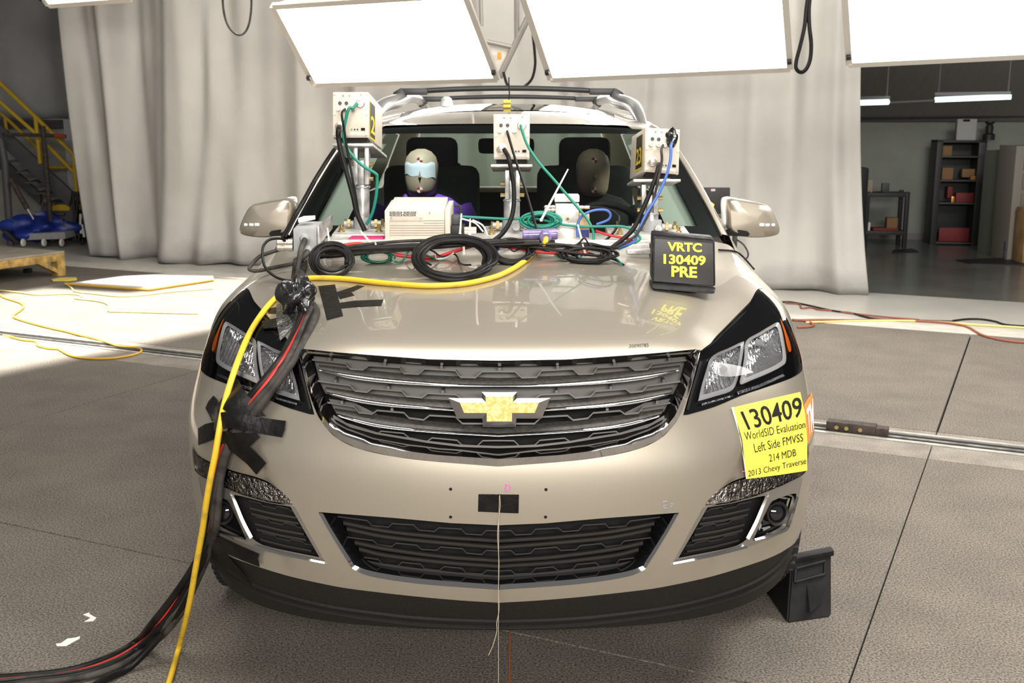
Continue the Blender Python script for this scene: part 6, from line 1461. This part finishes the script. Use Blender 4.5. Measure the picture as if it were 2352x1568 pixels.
# monitor on a stand behind the right mirror
ms = empty('monitor_stand', Vector((atZ(1670,720).x, atZ(1670,720).y, 0)), 'black monitor on a pole stand behind the right wing mirror', 'monitor'); ym = atZ(1670,720).y
g = [pbox('screen', 1616, 431, 1677, 492, ym, .05, BLKP), pbox('screen_base', 1640, 492, 1672, 503, ym-.05, .2, DG), pbox('shelf', 1590, 503, 1690, 508, ym-.1, .4, GALV)]
o = pbox('brand_sticker', 1633, 434, 1643, 439, ym-.004, .006, mat('pale sticker', (.6, .45, .45), rough=.5), bev=0); g.append(o)
p = atY(1688,540,ym); b_ = Vector((p.x, ym, 0)); g.append(cyl('pole', Vector((b_.x, ym, atY(1688,508,ym).z)), Vector((b_.x, ym, .02)), .022, DG, n=10)); g.append(box('foot', (b_.x, ym, .015), (.5, .4, .03), DG))
reparent(g, ms); cable('thin grey cable hanging below the right wing mirror', Y([(1692,550),(1708,562),(1718,580),(1716,592),(1705,598)], ym-.05), .007, CABLEG)
# ------------------------------------------------------------------ left side: stairs, platform, clutter
YRAIL = mat('yellow rail paint', (.55, .36, .02), rough=.5); STM = mat('dark stair steel', (.075, .075, .078), rough=.55)
ys = atZ(160,556).y
st = empty('steel_stairs', atZ(160,556), 'dark steel stairs with yellow handrails at the left', 'stairs')
K3 = (0, 160, 3.5654)
def k3(x, y): return (x/K3[2], 160+y/K3[2])
def bar(nm, pts, r, m, y=None, root=st): o = tube(nm, [atY(*k3(*p), ys if y is None else y) for p in pts], r, m, None, 8, 1); child(o, root); return o
def beamq(nm, q, dep, m, y=None, root=st):
    F = [atY(*k3(*p), ys if y is None else y) for p in q]; o = hexa(nm, F, [p+Vector((0, dep, 0)) for p in F], m, None, .004); child(o, root)
beamq('stringer', [(-60,400),(-60,560),(560,1120),(590,1000)], .06, STM)
beamq('stringer', [(-60,640),(-60,760),(330,1110),(330,1020)], .06, STM, ys+.75)
for i in range(6):
    x0, y0 = 60+i*72, 745+i*86; 
    p0 = [(x0, y0), (x0+105, y0), (x0+105, y0+16), (x0, y0+16)]; F = [atY(*k3(*p), ys+.06) for p in p0]; o = hexa('tread', F, [p+Vector((-.10, .68, 0)) for p in F], STM, None, .003); child(o, st)
bar('handrail', [(-60,50),(0,110),(290,385),(600,690),(628,1010)], .030, YRAIL); bar('mid_rail', [(-60,205),(0,265),(300,530),(615,850)], .027, YRAIL)
bar('handrail', [(-60,300),(0,355),(45,390),(330,660),(370,700)], .024, YRAIL, ys+.75); bar('rail_post', [(290,390),(330,770)], .030, YRAIL); bar('rail_post', [(40,395),(55,500)], .024, YRAIL, ys+.75)
bar('rail_post', [(352,690),(360,800)], .022, YRAIL, ys+.75)
beamq('kick_plate', [(428,1105),(570,1105),(570,1155),(428,1155)], .03, YRAIL, ys+.1); beamq('landing_base', [(335,1090),(600,1090),(600,1380),(335,1380)], .5, STM, ys+.15)
gr = empty('yellow_guard_rail', atZ(210,560), 'yellow tubular guard rail beside the curtain edge', 'guard rail')
bar('top_rail', [(400,800),(780,800)], .022, YRAIL, ys+.5, gr); bar('upright', [(650,840),(680,1160)], .028, YRAIL, ys+.3, gr); bar('top_rail', [(650,835),(800,830)], .024, YRAIL, ys+.3, gr); bar('mid_rail', [(640,1035),(800,1030)], .024, YRAIL, ys+.3, gr); bar('upright', [(712,835),(720,1030)], .020, YRAIL, ys+.3, gr)
beamq('base_plate', [(620,1100),(790,1100),(790,1145),(620,1145)], .05, YRAIL, ys+.35, gr)
# engine hoist in front of the stairs
yh = ys-.5; hs = empty('lifting_frame', atY(*k3(70,1430), yh), 'dark steel lifting frame with a red-tipped arm before the stairs', 'hoist')
bar('mast', [(350,460),(375,760),(430,1400)], .034, RUST, yh, hs); bar('arm', [(20,530),(330,535),(450,540)], .022, RUST, yh, hs); bar('arm_tip', [(450,540),(540,546)], .024, mat('red tip', (.40, .05, .02), rough=.5), yh, hs)
bar('column', [(0,560),(40,760),(90,1440)], .05, STM, yh+.1, hs); bar('strut', [(90,900),(225,1140)], .035, RUST, yh, hs); bar('base_leg', [(-60,1230),(150,1420)], .03, RUST, yh, hs); bar('chain', [(378,560),(385,640)], .010, STM, yh, hs); bar('strut', [(225,1140),(275,1225)], .014, STEEL, yh, hs)
# dolly with tarp
dl = empty('dolly', atY(*k3(320,1420), yh-.2), 'flat grey dolly on casters carrying a blue tarp', 'dolly')
beamq('deck', [(175,1345),(530,1330),(535,1385),(180,1395)], .6, GALV, yh-.2, dl)
for x in (190, 360, 505):
    p = atY(*k3(x, 1415), yh-.22); o = lathe('caster', [(.045, -.015), (.05, -.01), (.05, .01), (.045, .015)], p, (1, 0, 0), ZIP, n=14); child(o, dl)
pt = atY(*k3(300, 1300), yh+.1); o = lump('tarp', pt, .44, .25, .15, mat('blue tarp', (.012, .03, .22), rough=.4, bump=.8, nscale=7, noise=.3), 31, .45, 20); tag(o, 'crumpled blue tarp heaped on the dolly', 'tarp')
# stacked tripods
td = empty('folded_tripod', atZ(190,556), 'bundle-like folded black tripod with pale legs beside the curtain edge', 'tripod')
for x0, y0, x1, y1_, m in ((600,1010,620,1400,BLKP), (640,1030,600,1400,BLKP), (660,1180,660,1340,ZIP), (665,1240,690,1370,ZIP), (705,1230,720,1370,ZIP), (735,1260,738,1350,ZIP), (690,1170,640,1400,BLKP), (740,1190,745,1400,BLKP), (680,1390,655,1480,BLKP)): bar('tripod_leg', [(x0, y0), (x1, y1_)], .018, m, ys-.35, td)
beamq('tripod_head', [(580,1000),(640,1000),(640,1040),(590,1040)], .08, BLKP, ys-.35, td); beamq('tripod_bag', [(600,1150),(770,1160),(770,1400),(600,1400)], .1, DARK, ys-.2, td)
# platform
PLT = mat('platform top', (.33, .29, .235), rough=.7, noise=.15, nscale=5); PLE = mat('worn yellow edge', (.42, .27, .08), rough=.7, noise=.4, nscale=12)
f0 = atZ(152,632); hp = atY(152,576,f0.y).z; fe = atY(0,596,f0.y-1.0); fl = atZ(-8,596,hp); fr = Vector((f0.x, f0.y, hp)); ed = (fl-fr).normalized(); bk = Vector((-ed.y, ed.x, 0)); bk = bk if bk.y > 0 else -bk
pf = empty('low_platform', f0, 'low platform with a worn yellow edge at the left', 'platform')
def pbeam(nm, P, Q, d, h0, h1, m): F = [P+UP*(h1-hp), Q+UP*(h1-hp), Q+UP*(h0-hp), P+UP*(h0-hp)]; o = hexa(nm, F, [v+d for v in F], m, None, .004); child(o, pf)
far = fr+ed*2.4
pbeam('deck', far, fr, bk*1.1, hp-.02, hp, PLT); pbeam('front_edge', far, fr, bk*.05, hp-.10, hp-.021, PLE); pbeam('side_edge', fr+bk*.05-ed*-.05, fr+bk*1.1, ed*.05, hp-.10, hp-.021, PLE)
pbeam('leg', fr+ed*.10, fr, bk*.10, 0, hp-.1, PLE); pbeam('leg', fr+ed*.10+bk*.98, fr+bk*.98, bk*.10, 0, hp-.1, PLE); pbeam('leg', far+ed*-.1, far, bk*.10, 0, hp-.1, PLE)
F = [fr+ed*.34-UP*.10, fr+ed*.24-UP*.10, fr+ed*.09-UP*(hp-.07), fr+ed*.10-UP*(hp-.03)]; o = hexa('knee_brace', F, [v+bk*.06 for v in F], PLE, None, .003); child(o, pf)
o, *_ = gbox('rubber_block', 53, 68, 627, 617, .08, BLKP); tag(o, 'small black rubber block on the floor under the platform', 'block')
# ------------------------------------------------------------------ floor cords
K2 = (0, 540, 4.6125)
def k2(L): return Z([(x/K2[2], 540+y/K2[2]) for x, y in L], .009)
ORC = mat('orange cord', (.70, .40, .05), rough=.5); YC = mat('pale yellow cord', (.80, .66, .22), rough=.5); RC = mat('red brown cord', (.28, .09, .05), rough=.6)
cable('orange-yellow cord winding over the bright floor and looping back at the left', k2([(-60,600),(0,630),(40,660),(130,690),(220,720),(250,760),(210,800),(140,860),(240,905),(400,950),(560,990),(700,1020),(830,1055),(1000,1095),(1160,1145),(1260,1175),(1440,1190),(1500,1220),(1440,1260),(1260,1295),(1080,1308),(880,1300),(750,1275),(660,1230),(610,1205),(520,1200),(400,1170),(375,1125),(290,1115),(200,1100),(90,1070),(40,1062)]), .008, ORC, 'extension_cord', sm=4, cat='cord')
cable('pale yellow cord zigzagging on the bright floor farther back', k2([(0,585),(200,605),(400,630),(700,620),(850,635),(840,660),(800,670),(1050,700),(1150,740),(1150,800),(1300,810),(2100,830)]), .007, YC, 'extension_cord', sm=4, cat='cord')
cable('yellow cord curving below the yellow-edged floor plate', k2([(700,520),(760,560),(800,595),(1000,620),(1250,645),(1500,635),(1800,600),(2250,565)]), .007, YC, 'extension_cord', sm=4, cat='cord')
# floor plate and yellow strip
q = k2([(690,520),(1580,585),(2260,482),(2260,380),(1300,440)]); n = len(q); o = mesh('steel_plate', [p+UP*.006 for p in q]+[p-UP*.008 for p in q], [tuple(range(n)), tuple(range(n, 2*n))[::-1]]+[(i, n+i, n+(i+1) % n, (i+1) % n) for i in range(n)], mat('pale plate', (.60, .58, .53), rough=.4), None, smooth=False); tag(o, 'thin pale plate with yellow edges lying on the painted floor', 'plate')
for i in range(2): c = tube('plate_edge', [q[i]+UP*.006, q[i+1]+UP*.006], .012, ORC, None, 6, 1); c.parent = o
q = k2([(540,470),(640,452),(810,448),(815,470),(700,482),(560,482)]); n = len(q); o = mesh('yellow_strip', [p+UP*.004 for p in q]+[p-UP*.006 for p in q], [tuple(range(n)), tuple(range(n, 2*n))[::-1]]+[(i, n+i, n+(i+1) % n, (i+1) % n) for i in range(n)], mat('yellow strip', (.75, .60, .12), rough=.6), None, smooth=False); tag(o, 'yellow plastic strip on the floor before the platform leg', 'strip')
K9 = (1780, 660, 3.9196)
def k9(L): return Z([(K9[0]+x/K9[2], K9[1]+y/K9[2]) for x, y in L], .009)
cable('red-brown cord running along the floor band at the right and out over the concrete', k9([(170,295),(400,292),(700,295),(1000,292),(1250,300),(1500,315),(1650,335),(1740,360),(1810,400),(1870,430),(2000,465),(2150,488),(2300,500)]), .010, RC, 'extension_cord', cat='cord')
cable('loop of red-brown cord beside the right headlight on the floor', k9([(150,290),(250,298),(320,315),(345,340),(300,355),(200,358)]), .010, RC, 'extension_cord', cat='cord')
cable('dark cord trailing from the curtain foot towards the right', k9([(60,130),(150,132),(300,160),(430,190),(560,215),(700,232),(800,262),(950,285),(1200,295),(1600,305)]), .008, CABLEB, 'extension_cord', cat='cord')
cable('orange cord trailing across the painted floor at the right', k9([(90,140),(220,150),(240,185),(330,180),(400,200),(520,208),(650,228),(850,250),(1050,270),(1300,290)]), .007, RC, 'extension_cord', cat='cord')
cable('dark cord arching over the floor band at the far right', k9([(1600,300),(1720,285),(1850,285),(1980,305),(2080,335),(2300,352)]), .008, CABLEB, 'extension_cord', cat='cord')
cable('yellow cord lying straight along the floor band at the right', k9([(280,315),(500,308),(900,298),(1400,305),(1800,335),(2100,352),(2320,368)]), .008, YC, 'extension_cord', cat='cord')
K8 = (0, 1180, 3.36)
for i, L in enumerate(([(430,1000),(470,995),(520,960),(570,955),(620,942),(615,960),(560,990),(510,1018),(440,1018)], [(640,775),(690,758),(690,770),(745,800),(720,825),(650,830),(700,800)])):
    q = Z([(x/K8[2], 1180+y/K8[2]) for x, y in L], .0015); n = len(q); o = mesh('paint_splash', q+[p-UP*.001 for p in q], [tuple(range(n))[::-1]]+[(i_, n+i_, n+(i_+1) % n, (i_+1) % n) for i_ in range(n)], WHITE, None, smooth=False); tag(o, ['larger white paint splash on the concrete at the lower left', 'faint smaller white paint splash above the larger one'][i], 'paint splash')
